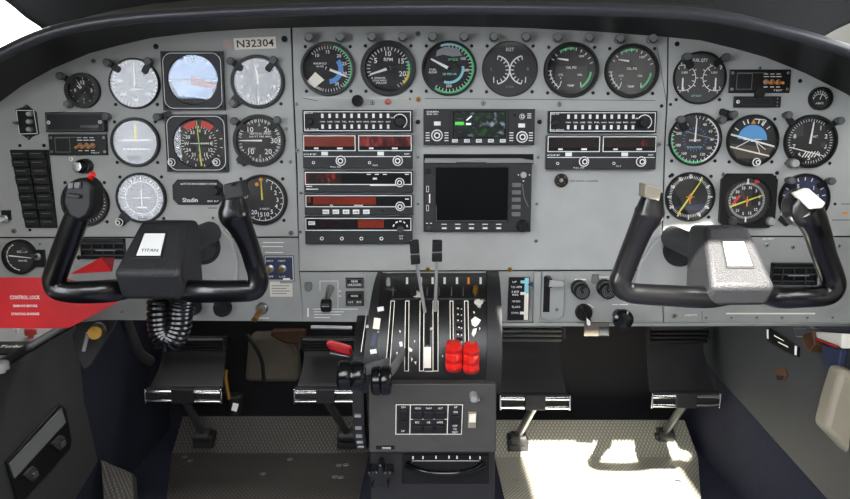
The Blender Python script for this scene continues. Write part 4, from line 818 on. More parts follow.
# lower left hardware
t = T('toggle_plate', 'navy plate with two brass toggles and white border right of the left yoke', 'switch box', 279.5, 268.3); b = t.mb(); b.rect(t.U(264.5), t.V(281), t.U(294.3), t.V(255.5), .0003, .002, 'navy', .2); k = .0022
b.frame(t.U(265.5), t.V(280.2), t.U(293.6), t.V(256.3), .6, k, 'white')
for x, a, c in ((270.5, 'OXY', 'OFF'), (282.5, 'HEAT', 'LO'),): b.text(a, t.U(x), t.V(260.6), 1.6, k, 'white', 7); b.text(c, t.U(x), t.V(276.3), 1.6, k, 'white', 6)
b.frect(t.U(283), t.V(280), t.U(290), t.V(277.8), k+.0001, 'white'); b.obj('plate', t.o)
for x in (270.5, 282.8): toggle(t, x, 268.3, 'brass', 2.6, .002, .014, -1, -1)
t = T('instruction_label', 'small white printed label under the navy toggle plate', 'label', 281.3, 290); b = t.mb(); b.rect(-11.3, -6.6, 11.3, 6.6, .0003, .0009, 'paper')
b.frect(-11.3, 6.6, -1, 8.8, .0005, 'paper')
for k in range(4): b.frect(-9.5, 4-2.6*k, 8.5-(k % 2)*3, 4.7-2.6*k, .0011, 'greyknob')
b.obj('sheet', t.o, False)
t = T('ignition_switch', 'silver ignition switch with brass key at the lower right of the left yoke', 'ignition switch', 261.5, 309); b = t.mb(); b.lathe([(6, .0004), (5.8, .006), (4.4, .008), (0, .008)], 'steel', 1, 1, 24); b.obj('barrel', t.o); b = MB(); s = t.su; b.sweep([(0, -.008, 0, 2*s, 2.4*s), (-2*s, -.02, -4*s, 2*s, 3*s), (-3*s, -.03, -6*s, 2.4*s, 3.2*s)], 'brass', ref=(1, 0, 0), n=10, sub=3); b.obj('key', t.o)
round_control('pull_control', 'black round pull knob under the right arm of the left yoke', 'pull knob', 220.5, 309.5, 9, .022, 'black'); round_control('pull_control', 'black round pull knob hidden behind the coiled cord of the left yoke', 'pull knob', 191, 309, 8, .022, 'black')
t = T('side_toggle', 'white tipped toggle in a black mount at the far left edge of the panel', 'toggle switch', 7.5, 215); b = t.mb(); b.rect(-3.5, -5, 4, 5, .0004, .008, 'black', .6); b.obj('mount', t.o); toggle(t, 6.5, 218.5, 'white', 2.8, .006, .012, 0, -.5)
t = T('side_toggle', 'black rocker in a dark mount between the small round gauge and the left yoke horn', 'toggle switch', 41, 258); b = t.mb(); b.rect(-5, -8.5, 5, 8.5, .0004, .006, 'black', .6); b.obj('mount', t.o); toggle(t, 40, 256, 'darkknob', 2.4, .006, .012, 2, -.5)
def vent(label, x0, y0, x1, y1):
    t = T('air_vent', label, 'air vent', (x0+x1)/2, (y0+y1)/2); b = t.mb(); u0, u1, v0, v1 = t.U(x0), t.U(x1), t.V(y1), t.V(y0)
    b.rect(u0, v0, u1, v1, .0003, .0008, 'hole')
    for q in ((u0, v1-3.4, u1, v1), (u0, v0, u1, v0+1.4), (u0, v0, u0+1.4, v1), (u1-1.4, v0, u1, v1)): b.rect(*q, .0008, .006, 'bezel', .2)
    b.obj('frame', t.o); b = t.mb()
    for k in range(3): b.rect(u0+1.4, v0+3+k*(v1-v0-7)/2.2, u1-1.4, v0+4+k*(v1-v0-7)/2.2, .001, .005, 'darkknob')
    for k in range(3): b.rect(u0+(u1-u0)*(k+1)/4-.4, v0+1.4, u0+(u1-u0)*(k+1)/4+.4, v1-3.4, .002, .0055, 'dialgrey')
    b.obj('louvre', t.o); b = t.mb(); b.rect(u0+(u1-u0)*.35, v0+(v1-v0)*.42, u0+(u1-u0)*.8, v0+(v1-v0)*.47, .0056, .008, 'dialpale', .1); b.obj('slider', t.o)
vent('black louvred air vent behind the left yoke', 82, 238.5, 126, 258.5); vent('black louvred air vent right of the right yoke hub', 770, 262.5, 816, 284.5)
# column bushings
def bushing(label, px, py, dark_r, poly):
    t = T('column_bushing', label, 'bushing', px, py); b = t.mb(); b.prism(t.q(*poly), .0004, .007, 'panel', 1.6); b.obj('fairing', t.o)
    b = t.mb(); b.lathe([(dark_r*1.12, .007), (dark_r*1.05, .010), (dark_r*.96, .010), (dark_r*.9, .0078), (0, .0078)], 'base', n=36); b.obj('seal', t.o)
    return t
t = bushing('grey shaft fairing with round black seal behind the left yoke', 204, 246, 16, [(170, 284), (236, 284), (238, 262), (233, 238), (222, 227), (200, 225), (180, 228), (170, 245)])
screw(t.o, t.U(217)*t.su, t.V(241.5)*t.sv, .0036, 'silver', -.007)
t = bushing('grey shaft fairing with round black seal and sunlit rim behind the right yoke', 679, 248, 16, [(634, 290), (640, 262), (652, 242), (668, 230), (700, 226), (722, 232), (726, 290)])
screw(t.o, t.U(662.5)*t.su, t.V(244.3)*t.sv, .0042, 'silver', -.007)
# ------------------------------------------------------------------ control yokes
def rooted(loc):
    def mk(): b = MB(); b.M = Matrix.Translation(-Vector(loc)); return b
    return mk
def horn(mk, pts, name, root):
    q = []
    for px, py, y, a, *bb in pts:
        w = P(px, py, y); s = scl(px, py, y)[0]; q.append((w.x, w.y, w.z, a*s, (bb[0] if bb else a*.95)*s))
    b = mk(); b.sweep(q, 'yoke', n=24, sub=8, pw=2.5); return b.obj(name, root)
def slab(mk, pts, y0, y1, m, name, root, bev=.003, shrink=None):
    """outline seen from the seat, real depth y0 (front) to y1 (back)"""
    fr = [P(a, b, y0) for a, b in pts]
    if sum(a.x*b.z-b.x*a.z for a, b in zip(fr, fr[1:]+fr[:1])) < 0: fr = fr[::-1]
    bk = [Vector((p.x, y1, p.z)) for p in fr]
    b = mk(); b.hexa(fr, bk, m); return b.obj(name, root, True, bev)
def yoke(label, hubpx, zt, zb, zc, L, R, flip):
    BL, BR = P(hubpx[0], zb, -.265), P(hubpx[1], zb, -.265); xc = (BL.x+BR.x)/2; hb = (BR.x-BL.x)/2
    TZ = P(hubpx[0], zt, -.205).z; CZ = P(hubpx[0], zc, -.246).z
    loc = Vector((xc, -.20, (TZ+CZ)/2)); mk = rooted(loc)
    root = thing('control_yoke', label, 'control yoke', loc)
    prof = [(-.205, TZ, .0262), (-.265, BL.z, hb), (-.246, CZ, hb*.98), (-.170, CZ+.004, hb*.9), (-.160, TZ-.004, .031)]
    b = mk(); b.hexa([(xc-w, y, z) for y, z, w in prof], [(xc+w, y, z) for y, z, w in prof], 'hub'); hub = b.obj('hub', root, True, .0065)
    # face plate frame
    up = Vector((0, -.205+.265, TZ-BL.z)); L_ = up.length; up.normalize(); nrm = Vector((1, 0, 0)).cross(up)
    c = Vector((xc+(-.004 if flip == 0 else .002), -.235, (TZ+BL.z)/2)) + up*L_*.02
    Mx = Matrix(((1, -nrm.x, up.x, c.x-loc.x), (0, -nrm.y, up.y, c.y-loc.y), (0, -nrm.z, up.z, c.z-loc.z), (0, 0, 0, 1)))
    b = MB(1, 1); b.M = Mx; w, h = .0165, .0205
    b.prism([(-w, -h), (w, -h), (w*.86, h), (-w*.86, h)], .0002, .0012, 'base', .0004); b.obj('label_frame', hub)
    b = MB(1, 1); b.M = Mx; w, h = .0140, .0170
    b.prism([(-w, -h), (w, -h), (w*.88, h), (-w*.88, h)], .0012, .0020, 'white', .0003)
    if flip == 0: b.text('TITAN', 0, -.0095, .0042, .0022, 'ink', .020)
    b.obj('name_label', hub, True)
    b = mk(); z = (TZ+CZ)/2+.004
    b.sweep([(xc, -.165, z, .017, .017), (xc, -.012, z, .017, .017)], 'base', ref=(0, 0, 1), n=24, sub=1); b.obj('shaft', root)
    horn(mk, L, 'horn', root); horn(mk, R, 'horn', root)
    return root, mk
LY, mk = yoke('left control yoke with black hub in shade and a lettered white plate', (112, 182), 221, 273, 300,
   [(82, 205, -.277, 10.5), (76, 219, -.272, 11.5), (67, 243, -.264, 11.8), (58.5, 266, -.256, 11.3), (54.5, 280, -.25, 11), (58, 289, -.25, 10.5), (72, 292, -.25, 10.8), (88, 292, -.247, 11.2), (108, 291, -.238, 11.3), (124, 289, -.222, 10.5)],
   [(233, 194, -.277, 9.5), (234, 204, -.274, 12.5), (234.5, 214, -.271, 15.5), (240, 225, -.267, 12.5), (247.5, 242, -.26, 10.2), (254, 262, -.252, 9.8), (258.5, 279, -.25, 10), (254, 289.5, -.25, 10.5), (238, 291, -.25, 11), (212, 291.5, -.248, 11.2), (192, 291, -.239, 11.3), (174, 289, -.222, 10.5)], 0)
SH = slab(mk, [(61, 202), (63.5, 188), (73, 179), (85, 177.5), (93, 186), (93.5, 206), (89, 217), (79, 222.5), (67, 217)], -.292, -.262, 'black', 'switch_head', LY, .0045)
slab(mk, [(67.5, 183), (73, 182.5), (72.5, 188.5), (67, 189)], -.296, -.290, 'greyknob', 'button', SH, .001); slab(mk, [(74, 182.5), (79.5, 182), (79, 188.5), (73.5, 188.5)], -.296, -.290, 'greyknob', 'button', SH, .001)
slab(mk, [(66, 193), (80, 195), (79, 199), (65, 197)], -.296, -.290, 'radio2', 'button', SH, .001)
b = mk(); a, c = P(89, 181, -.278), P(93, 173.5, -.285); b.sweep([(*a, .0032, .0032), (*c, .0034, .0034)], 'redknob', ref=(0, 1, 0), n=16, sub=1); b.obj('red_button', SH, True, .001)['label'] = 'red push button'
slab(mk, [(223, 184.5), (224.5, 200.5), (244, 197), (240, 181)], -.292, -.262, 'radio2', 'grip_cap', LY, .002)
slab(mk, [(230.5, 184.5), (231, 186.5), (235, 184.5), (234.5, 181.5)], -.297, -.29, 'black', 'trigger', LY, .001)
RY, mk = yoke('right control yoke with sunlit black hub and blank white plate', (711, 777), 226, 287, 306,
   [(653, 193, -.277, 9.5), (651, 205, -.274, 12.5), (649, 214, -.271, 14.5), (642, 227, -.267, 12), (633, 248, -.258, 11), (624, 271, -.251, 10.6), (620.5, 283, -.25, 10.8), (628, 292, -.25, 10.6), (646, 294.5, -.25, 10.8), (682, 296.5, -.248, 10.8), (708, 297, -.238, 11), (724, 295, -.222, 10.5)],
   [(806, 208, -.280, 14), (811, 218, -.276, 14), (817, 232, -.268, 12.5), (824, 255, -.258, 11.5), (831, 274, -.251, 11.4), (833, 286, -.25, 11.4), (826, 294.5, -.25, 10.8), (804, 296.8, -.248, 10.6), (782, 297.3, -.238, 11), (766, 295, -.222, 10.5)], 1)
slab(mk, [(645.5, 183.5), (644.5, 197.5), (659.5, 201.8), (662, 189)], -.287, -.262, 'beige', 'grip_cap', RY, .0015)
SR = slab(mk, [(792, 218), (793, 206), (798, 195), (809, 188), (827, 203), (826, 215), (815, 227), (800, 228)], -.290, -.258, 'yoke', 'switch_head', RY, .006)
slab(mk, [(794.8, 193.6), (809, 188.2), (826, 203), (822.6, 208.4), (810, 209.3)], -.2945, -.284, 'cream', 'grip_cap', SR, .0015)
# coiled cord
def helix(path, R, r, turns, n):
    q = catmull(path, 24); out = []; K = len(q)
    for i in range(n+1):
        f = i/n*(K-1.001); k = int(f); a = Vector(q[k]).lerp(Vector(q[k+1]), f-k); t = (Vector(q[k+1])-Vector(q[k])).normalized()
        n1 = Vector((0, 1, 0)); n1 = (n1 - t*n1.dot(t)).normalized(); n2 = t.cross(n1); w = 2*PI*turns*i/n
        out.append(tuple(a + n1*R*cos(w) + n2*R*sin(w)))
    return out
b = MB(); pth = [tuple(P(x, y, -.19)) for x, y in ((160, 300), (160, 318), (162, 333), (171, 339), (178, 328), (180, 312), (182, 300))]; loc = Vector(pth[0]); b.M = Matrix.Translation(-loc)
b.sweep(helix(pth, .0130, .0031, 21, 520), 'yoke', r=.0037, ref=(0, 0, 1), n=8, sub=1)
o = b.obj('coiled_cord', None, loc=loc); tag(o, 'black coiled cord hanging in a loop under the left yoke hub', 'cord')
# control lock sheet
loc = P(40, 300, -.13); t = thing('control_lock', 'red sheet metal control lock with white lettering at the left yoke', 'control lock', loc)
def sheet(pts, y, m, name): 
    fr = [P(a, b_, y) for a, b_ in pts]; b = MB(); b.M = Matrix.Translation(-loc); b.hexa(fr, [p+Vector((0, .0016, 0)) for p in fr], m); return b.obj(name, t)
sheet([(-30, 328), (52, 328.5), (70, 327.5), (118, 302), (112, 290), (60, 277.5), (-30, 277.5)], -.13, 'red', 'plate')
b = MB(); b.M = Matrix.Translation(-loc)
fr = [P(70, 274, -.13), P(112, 271.5, -.16), P(101, 257.5, -.16)]; b.hexa(fr, [p+Vector((0, .0016, 0)) for p in fr], 'red'); fr = [P(101, 257.5, -.16), P(112, 271.5, -.16), P(114, 258, -.13)]; b.hexa(fr, [p+Vector((0, .0016, 0)) for p in fr], 'red'); b.obj('folded_flag', t, False)
s = scl(25, 297, -.13)[0]; b = MB(1, 1); b.M = Matrix.Translation(Vector((0, -.13, 0))-loc)
for tx, px, py, ch, ft in (('CONTROL LOCK', 25, 297.3, 3.6, 30), ('REMOVE BEFORE', 25.5, 305.8, 2.4, 24), ('STARTING ENGINES', 25.5, 313.8, 2.4, 28)):
    w = P(px, py, -.13); b.text(tx, w.x, w.z, ch*s, .0004, 'white', ft*s)
b.obj('lettering', t, False)

# ------------------------------------------------------------------ throttle pedestal
YC, ZC, RC = .006, .358, .122
def PC(px, py, off=0.0):
    d = ray(px, py); oy, oz = CAM.y-YC, CAM.z-ZC; A = d.y**2+d.z**2; B = 2*(oy*d.y+oz*d.z); C = oy*oy+oz*oz-(RC+off)**2
    D = B*B-4*A*C
    if D < 0: return P(px, py, YC)
    return CAM + d*((-B-math.sqrt(D))/(2*A))
def cyl(th, x, off=0): a = rad(th); return (x, YC-(RC+off)*sin(a), ZC+(RC+off)*cos(a))
ploc = Vector((.0, -.05, 0)); mk = rooted(ploc)
ped = thing('control_pedestal', 'black centre pedestal with worn curved throttle quadrant and lower switch face', 'pedestal', ploc)
xT0, xT1 = P(380, 276).x, P(497.5, 276).x; xB0, xB1 = P(367, 380, -.12).x, P(499, 380, -.12).x
ths = [0, 8, 16, 24, 32, 40, 48, 56, 64, 72, 80, 88, 95, 102]
def drum(off, fL, fR, m, name, end=102):
    Lp = [cyl(t_, fL(t_/100), off) for t_ in ths if t_ <= end]; Rp = [cyl(t_, fR(t_/100), off) for t_ in ths if t_ <= end]
    zb = Lp[-1][2]
    b = mk(); b.hexa([*Lp, (Lp[-1][0], -.02, zb), (Lp[0][0], -.003, zb), (Lp[0][0], -.003, Lp[0][2])], [*Rp, (Rp[-1][0], -.02, zb), (Rp[0][0], -.003, zb), (Rp[0][0], -.003, Rp[0][2])], m); return b.obj(name, ped)
lerp = lambda a, c: (lambda f: a+(c-a)*f)
drum(0, lerp(xT0, xB0), lerp(xT1, xB1), 'wornblack', 'quadrant')
drum(.0025, lerp(xT0-.002, P(361, 380, -.12).x), lerp(xT0+.004, P(376, 380, -.12).x), 'base', 'left_cheek'); drum(.004, lerp(P(486, 276).x, P(485, 380, -.12).x), lerp(P(498, 276).x, P(501, 380, -.12).x), 'base', 'right_cheek')
mb = mk()
def rib(pts, w, m, off=.0006, n=8):
    ps = []
    for (a, c) in zip(pts, pts[1:]):
        for i in range(n): ps.append((a[0]+(c[0]-a[0])*i/n, a[1]+(c[1]-a[1])*i/n))
    ps.append(pts[-1]); vs = []
    for i, (px, py) in enumerate(ps):
        q = ps[min(i+1, len(ps)-1)]; p0 = ps[max(i-1, 0)]; d = Vector((q[0]-p0[0], q[1]-p0[1])).normalized(); nx, ny = -d.y*w/2, d.x*w/2
        vs += [tuple(PC(px-nx, py-ny, off)), tuple(PC(px+nx, py+ny, off))]
    mb.add(vs, [[2*i, 2*i+1, 2*i+3, 2*i+2] for i in range(len(ps)-1)], m)
def slot(x0, x1, y0, X0, X1, Y0, dark=True, w=.7):
    if dark: rib([((x0+x1)/2, y0), ((X0+X1)/2, Y0)], (x1-x0), 'hole', .0005)
    rib([(x0, y0), (X0, Y0)], w, 'cream'); rib([(x1, y0), (X1, Y0)], w, 'cream'); rib([(x0-.3, y0), (x1+.3, y0)], w, 'cream', .0006, 1); rib([(X0-.3, Y0), (X1+.3, Y0)], w, 'cream', .0006, 1)
slot(391, 394.6, 301, 385.5, 389.5, 371); slot(405.5, 409, 301, 404.5, 408.5, 371); slot(420, 424, 301, 419.5, 423.5, 371, True); slot(433, 438, 301, 433, 438, 371, True); slot(450, 453, 301, 450.5, 453.5, 371); slot(464.5, 468, 301, 465.5, 469, 371)
rib([(424.5, 371.3), (433, 371.3)], .8, 'cream', .0007, 1); rib([(427.5, 347), (427.5, 368)], 7, 'cream', .0012); rib([(427.5, 303), (427.5, 345)], 5, 'hole', .0005)
for y in (306, 312, 318, 325, 332, 339): rib([(456, y), (462.5, y)], 3.4, 'hole', .0005, 1); rib([(457.3+(y % 2), y+2), (458.6+(y % 2), y+2.6)], 1.2, 'cream', .0007, 1); rib([(461, y+3), (462, y+3)], 1, 'cream', .0007, 1)
for q in ([(471, 320), (475, 316.5), (481, 320), (478, 325), (475, 327), (472, 325)], [(473, 329), (477, 328), (476, 333), (473.5, 337), (471.5, 334)], [(399, 342), (402, 341.5), (403, 346), (400, 347)], [(409, 347), (412.5, 349.5), (411.5, 352), (408.5, 351)], [(414, 362), (416.5, 361), (416, 365)], [(411, 357), (413, 359), (411.5, 362)], [(399, 330), (401, 331), (400, 333)], [(473, 311), (475, 312), (474, 314)], [(414, 340), (415.5, 341), (414.5, 343)], [(396, 352), (398, 352), (397, 355)], [(442, 355), (443.4, 356), (442.4, 357.4)], [(479, 327), (480.6, 328), (479.4, 330.4)]):
    c = (sum(a for a, _ in q)/len(q), sum(b_ for _, b_ in q)/len(q)); vs = [tuple(PC(*c, .0007))] + [tuple(PC(a, b_, .0007)) for a, b_ in q]; n = len(q)
    mb.add(vs, [[0, 1+i, 1+(i+1) % n] for i in range(n)], 'cream')
for k, x in enumerate((407, 421, 432.6, 444.6, 457, 468.6, 480.6)):
    rib([(x, 277.3), (x, 284)], 2.2, 'orange' if k == 5 else 'white', .0010, 2)
    if k: rib([(x-5.5, 287), (x-5.5, 296)], .7, 'greyknob', .0006, 2)
rib([(392, 299), (480, 299)], .5, 'greyknob', .0006, 4); rib([(393, 287), (393, 296)], .6, 'greyknob'); rib([(390, 290), (396, 290)], .6, 'greyknob', .0006, 1)
mb.obj('markings', ped, False)
mb = mk()     # left cheek scale
_R = RC; RC = _R+.0028
for y in (309.5, 352): rib([(380.5-(y-309)*.17-3, y), (380.5-(y-309)*.17+3.4, y-1)], 4.4, 'white', .0004, 1)
rib([(377.5, 318), (376, 329)], 6.6, 'cream', .0004, 3); rib([(375.5, 333), (372.5, 346)], 4.6, 'navy', .0004, 3); rib([(379, 313.5), (378.5, 316)], 6, 'ink', .0004, 1)
rib([(361, 380-28), (367, 310)], .8, 'silver', .0006, 6); rib([(365.6, 327), (368.5, 326)], 3, 'pink', .0008, 1)
RC = _R
mb.obj('trim_scale', ped, False)
f1, f0 = P(369, 384, -.133), P(369, 452.5, -.118); g1, g0 = P(496.5, 384, -.133), P(496, 452.5, -.118)
b = mk(); b.hexa([f1, f0, g0, g1], [Vector((f1.x, .02, f1.z)), Vector((f0.x, .02, f0.z)), Vector((g0.x, .02, g0.z)), Vector((g1.x, .02, g1.z))], 'pedface'); b.obj('switch_face', ped, True, .002)
b = mk(); b.box((P(370, 454, -.09).x, -.09, .001), (P(495, 454, -.09).x, .03, f0.z-.002), 'base'); b.obj('lower_base', ped, True, .002)
# quadrant small switches
for px, py, m_, r in ((388.5, 285, 'silver', 2.4), (413.2, 294, 'base', 3.4), (475.5, 292, 'brass', 3.2)):
    w = PC(px, py); s = .0014; b = mk(); n = (Vector((0, w.y-YC, w.z-ZC))).normalized(); e = w+n*.012
    b.sweep([(*w, r*s, r*s), (*(w+n*.009), r*s*.9, r*s*.9), (*e, r*s*.6, r*s*.6)], m_, ref=(1, 0, 0), n=12, sub=1); b.obj('quadrant_switch', ped)
# levers
def lever(name, label, base, knobpx, yk, kind):
    w = PC(*base); k = P(*knobpx, yk); t = thing(name, label, 'control lever', w); m2 = rooted(w)
    return t, m2, w, k
for nm, lb, base, kp, poly in (('propeller_lever', 'left of the two tall thin steel levers with a black block knob', (425, 312), (415, 254), [(409.3, 241.5), (418.5, 240.8), (420.3, 264), (411, 265.2)]), ('propeller_lever', 'right of the two tall thin steel levers with a black block knob', (435.2, 311), (437, 252), [(432.5, 241.3), (442.3, 241.3), (442.3, 262), (431.8, 262)])):
    t, m2, w, k = lever(nm, lb, base, kp, -.115, 0)
    b = m2(); b.sweep([(*w, .0024, .0024), (*w.lerp(k, .35), .0023, .0023), (*k, .0023, .0023)], 'silver', ref=(0, 1, 0), n=10, sub=5); b.obj('shaft', t)
    mid = poly[0][1]+.55*(poly[3][1]-poly[0][1]); top = [poly[0], poly[1], (poly[1][0]+.55*(poly[2][0]-poly[1][0]), mid-1), (poly[0][0]+.55*(poly[3][0]-poly[0][0]), mid-.6)]
    bot = [(top[3][0], mid+.8), (top[2][0], mid+.2), poly[2], poly[3]]
    slab(m2, top, -.124, -.106, 'black', 'grip', t, .0015); slab(m2, bot, -.126, -.106, 'black', 'grip', t, .0015)
    slab(m2, [(top[3][0]+.5, mid-.8), (top[2][0]-.3, mid-1.2), (bot[1][0]-.3, mid+.4), (bot[0][0]+.5, mid+1)], -.122, -.108, 'steel', 'band', t, 0)
for lb, cx, cy in (('left red ridged mixture knob on the quadrant', 453.8, 357), ('right red ridged mixture knob on the quadrant', 471, 358.5)):
    t, m2, w, k = lever('mixture_lever', lb, (cx, cy), (cx, cy), -.15, 0); s = scl(cx, cy, -.15)[0]
    b = m2(); b.box((w.x-.002, w.y-.02, w.z-.006), (w.x+.002, w.y+.02, w.z+.006), 'steel'); b.obj('shaft', t)
    b = m2(); hw, hh = 8.2*s, 15.5*s; c = P(cx, cy, -.15); nz = 6; vs = []; fs = []
    zz = [-1, -.85, -.60, -.34, -.02, .32, .62, .85, 1]; dp = [.004, .011, .018, .0105, .018, .0105, .018, .011, .004]; wd = [.55, .9, 1, .96, 1, .96, 1, .9, .55]
    for z_, d_, w_ in zip(zz, dp, wd):
        x0, x1 = c.x-hw*w_, c.x+hw*w_; z = c.z+hh*z_
        vs += [(x0, c.y+.012, z), (x0, c.y-d_*.45, z), (c.x-hw*.25, c.y-d_, z), (c.x+hw*.25, c.y-d_, z), (x1, c.y-d_*.45, z), (x1, c.y+.012, z)]
    N = len(zz)
    for i in range(N-1):
        for j in range(6): fs.append([i*6+j, i*6+(j+1) % 6, (i+1)*6+(j+1) % 6, (i+1)*6+j])
    fs += [list(range(6))[::-1], [(N-1)*6+j for j in range(6)]]
    b.add(vs, fs, 'redknob'); b.obj('grip', t, False, .0008)
def xknob(m2, c, r, hl, m, name, t, n=28):
    b = m2(); prof = [(0, -hl), (r*.86, -hl), (r, -hl*.8), (r, -hl*.2), (r*.92, -.0006), (r, hl*.1), (r, hl*.75), (r*.88, hl), (r*.6, hl*1.02), (r*.55, hl*.8), (0, hl*.8)]
    q = MB(1, 1); q.M = b.M @ Matrix.Translation(c) @ Matrix.Rotation(rad(90), 4, 'Z'); q.lathe([(a, h) for a, h in prof], m, n=n); return q.obj(name, t)
for lb, base, kp, y, r, hl, arm in (('left throttle lever with large black drum knob beside the trim wheel', (388, 362), (351.5, 375.5), -.185, .0195, .0175, 370), ('right throttle lever with black wheel knob and grey arm', (404, 352), (381.5, 380.5), -.195, .0185, .0125, 376)):
    t, m2, w, k = lever('throttle_lever', lb, base, kp, y, 0)
    k.z = P(*kp, y).z; xknob(m2, k, r, hl, 'blackscreen', 'grip', t)
    b = m2(); b.sweep([(*w, .0022, .006), (*(w.lerp(k, .6)+Vector((.004, -.004, .003))), .003, .0075), (*(k+Vector((hl*.4, .006, .004))), .004, .006)], 'greyknob', ref=(0, 0, 1), n=12, sub=4, pw=4); b.obj('arm', t)
# elevator trim wheel
xw = -.0945; t = thing('elevator_trim_control', 'black elevator trim wheel with white ticks at the left side of the pedestal', 'trim wheel', (xw, .0, .312)); b = MB(1, 1); b.M = Matrix.Rotation(rad(90), 4, 'Z')
b.lathe([(0, -.004), (.09, -.004), (.094, -.008), (.104, -.008), (.104, .008), (.094, .008), (.09, .004), (0, .004)], 'base', n=60, knurl=.02); b.obj('rim', t)
b = MB()
for a in (100, 112, 122, 132, 142): b.hexa([(-.005, -.1052*sin(rad(a-1.2)), .1052*cos(rad(a-1.2))), (-.005, -.1052*sin(rad(a+1.2)), .1052*cos(rad(a+1.2))), (.004, -.1052*sin(rad(a+1.2)), .1052*cos(rad(a+1.2))), (.004, -.1052*sin(rad(a-1.2)), .1052*cos(rad(a-1.2)))], [(-.005, -.102*sin(rad(a-1.2)), .102*cos(rad(a-1.2))), (-.005, -.102*sin(rad(a+1.2)), .102*cos(rad(a+1.2))), (.004, -.102*sin(rad(a+1.2)), .102*cos(rad(a+1.2))), (.004, -.102*sin(rad(a-1.2)), .102*cos(rad(a-1.2)))], 'silver')
b.obj('tick_marks', t, False)
# autopilot controller on the pedestal face (slightly sloping face)
def face_T(name, label, cat, px, py):
    fy = lambda q: -.133+.015*(q-384)/68.5
    w = P(px, py, fy(py)); t = thing(name, label, cat, w); s = scl(px, py, fy(py)); up = (f1-f0).normalized(); n = Vector((1, 0, 0)).cross(up)
    def mbk():
        b = MB(*s); b.M = Matrix(((1, -n.x, up.x, 0), (0, -n.y, up.y, 0), (0, -n.z, up.z, 0), (0, 0, 0, 1))); return b
    return t, mbk, (lambda x: x-px), (lambda y: py-y)
t, mbk, U, V = face_T('autopilot_controller', 'autopilot switch panel with white outline on the pedestal face', 'switch panel', 429, 418.7); k = .0022
b = mbk(); b.rect(U(395), V(435.5), U(463), V(402), .0003, .002, 'base', .8)
for q in ((395.6, 434.9, 462.4, 402.6),): b.frame(U(q[0]), V(q[1]), U(q[2]), V(q[3]), .8, k, 'cream')
b.frect(U(409.7), V(435), U(410.5), V(402.6), k, 'cream'); b.frect(U(447.2), V(435), U(448), V(402.6), k, 'cream'); b.frect(U(410), V(418.8), U(447.5), V(418), k, 'cream')
for tx, x, y in (('DN', 403.2, 405.6), ('UP', 403.2, 431.2), ('HDG', 417.7, 406.8), ('NAV', 428.7, 406.8), ('ALT', 440, 406.8), ('B/C', 417.4, 421.8), ('GS', 428.4, 421.8), ('APPR', 440, 421.8), ('AP', 455.2, 405.6), ('ON', 455.2, 410.8), ('OFF', 455.2, 425.6), ('YD', 455.2, 429.2), ('TEST', 455.2, 432.6)): b.text(tx, U(x), V(y), 1.9, k, 'white')
b.obj('plate', t)
def fb(x0, y0, x1, y1, m='radio', h=.006, nm='button'):
    b = mbk(); b.rect(U(x0), V(y1), U(x1), V(y0), .0015, h, m, .5); b.obj(nm, t)
fb(399.6, 407.8, 407, 416.6, nm='rocker'); fb(399.6, 419.6, 407, 428.4, nm='rocker'); fb(451.3, 414.3, 459, 422, nm='rocker')
for x in (412.6, 423.6, 435): fb(x, 409.4, x+9.6, 417.4); fb(x, 424.4, x+9.6, 432.2)
t, mbk, U, V = face_T('pedestal_rocker', 'cream rocker switch at the right of the pedestal face', 'rocker switch', 472, 419.2); b = mbk(); b.rect(U(468), V(427.4), U(476), V(411), .0003, .004, 'beige', .5); b.rect(U(468.6), V(420), U(475.4), V(412), .004, .008, 'cream', .8); b.obj('rocker', t)
t, mbk, U, V = face_T('friction_control', 'small silver pointer knob at the upper right of the pedestal face', 'knob', 473.3, 394.8); b = mbk(); b.lathe([(4.2, .0003), (4, .012), (3, .014), (0, .0145)], 'silver', n=20); b.prism([(2, -4.6), (6.4, -2.4), (3.4, 1.5)], .001, .011, 'silver', .5); b.obj('grip', t)
t, mbk, U, V = face_T('lock_slot', 'short dark latch slot at the lower left of the pedestal face', 'latch slot', 385, 447.2); b = mbk(); b.rect(U(376), V(449), U(394.5), V(445.3), .0003, .0012, 'hole'); b.rect(U(382), V(448.2), U(391), V(446.2), .0012, .004, 'steel', .3); b.obj('latch', t)
# fuel selector below
loc = P(445, 466, -.09); t = thing('fuel_selector', 'fuel selector with curved chrome handle under the pedestal face', 'fuel selector', loc); m2 = rooted(loc)
slab(m2, [(402, 484), (489, 484), (489, 455), (402, 455)], -.094, -.0905, 'hole', 'plate', t, .001)
b = m2(); b.sweep([(*P(x, y, yy), r*.0013, r*.0013) for x, y, yy, r in ((408, 464.5, -.097, 5), (416, 469, -.110, 3.4), (430, 472.5, -.120, 3), (446, 473.6, -.122, 3), (462, 472.4, -.120, 3), (475, 468.8, -.110, 3.4), (482, 464.5, -.097, 5))], 'blackscreen', n=14, sub=5); b.obj('handle', t)
b = MB(1, 1); w = P(448, 458, -.0945); s = scl(448, 458, -.0945)[0]; b.M = Matrix.Translation(Vector((0, -.0945, 0))-loc)
for px in (413, 423, 436, 449, 457, 470, 480): q = P(px, 457+abs(px-447)*.02, -.0945); b.rect(q.x-.0009, q.z-.0022, q.x+.0009, q.z+.0022, 0, .0004, 'white')
q0, q1 = P(412, 458.8, -.0945), P(482, 458.8, -.0945); b.line(q0.x, q0.z-.003, q1.x, q1.z-.003, .0006, .0004, 'white'); b.obj('scale', t, False)
loc = P(381, 472, -.10); t = thing('lobed_control', 'black star shaped knob at the lower left of the pedestal base', 'knob', loc); b = MB(1, 1); s = .0013
b.prism([((11.5+3.4*cos(5*a))*s*cos(a+.3), (11.5+3.4*cos(5*a))*s*sin(a+.3)) for a in [2*PI*i/50 for i in range(50)]], -.009, .018, 'blackscreen', .002); b.obj('grip', t)

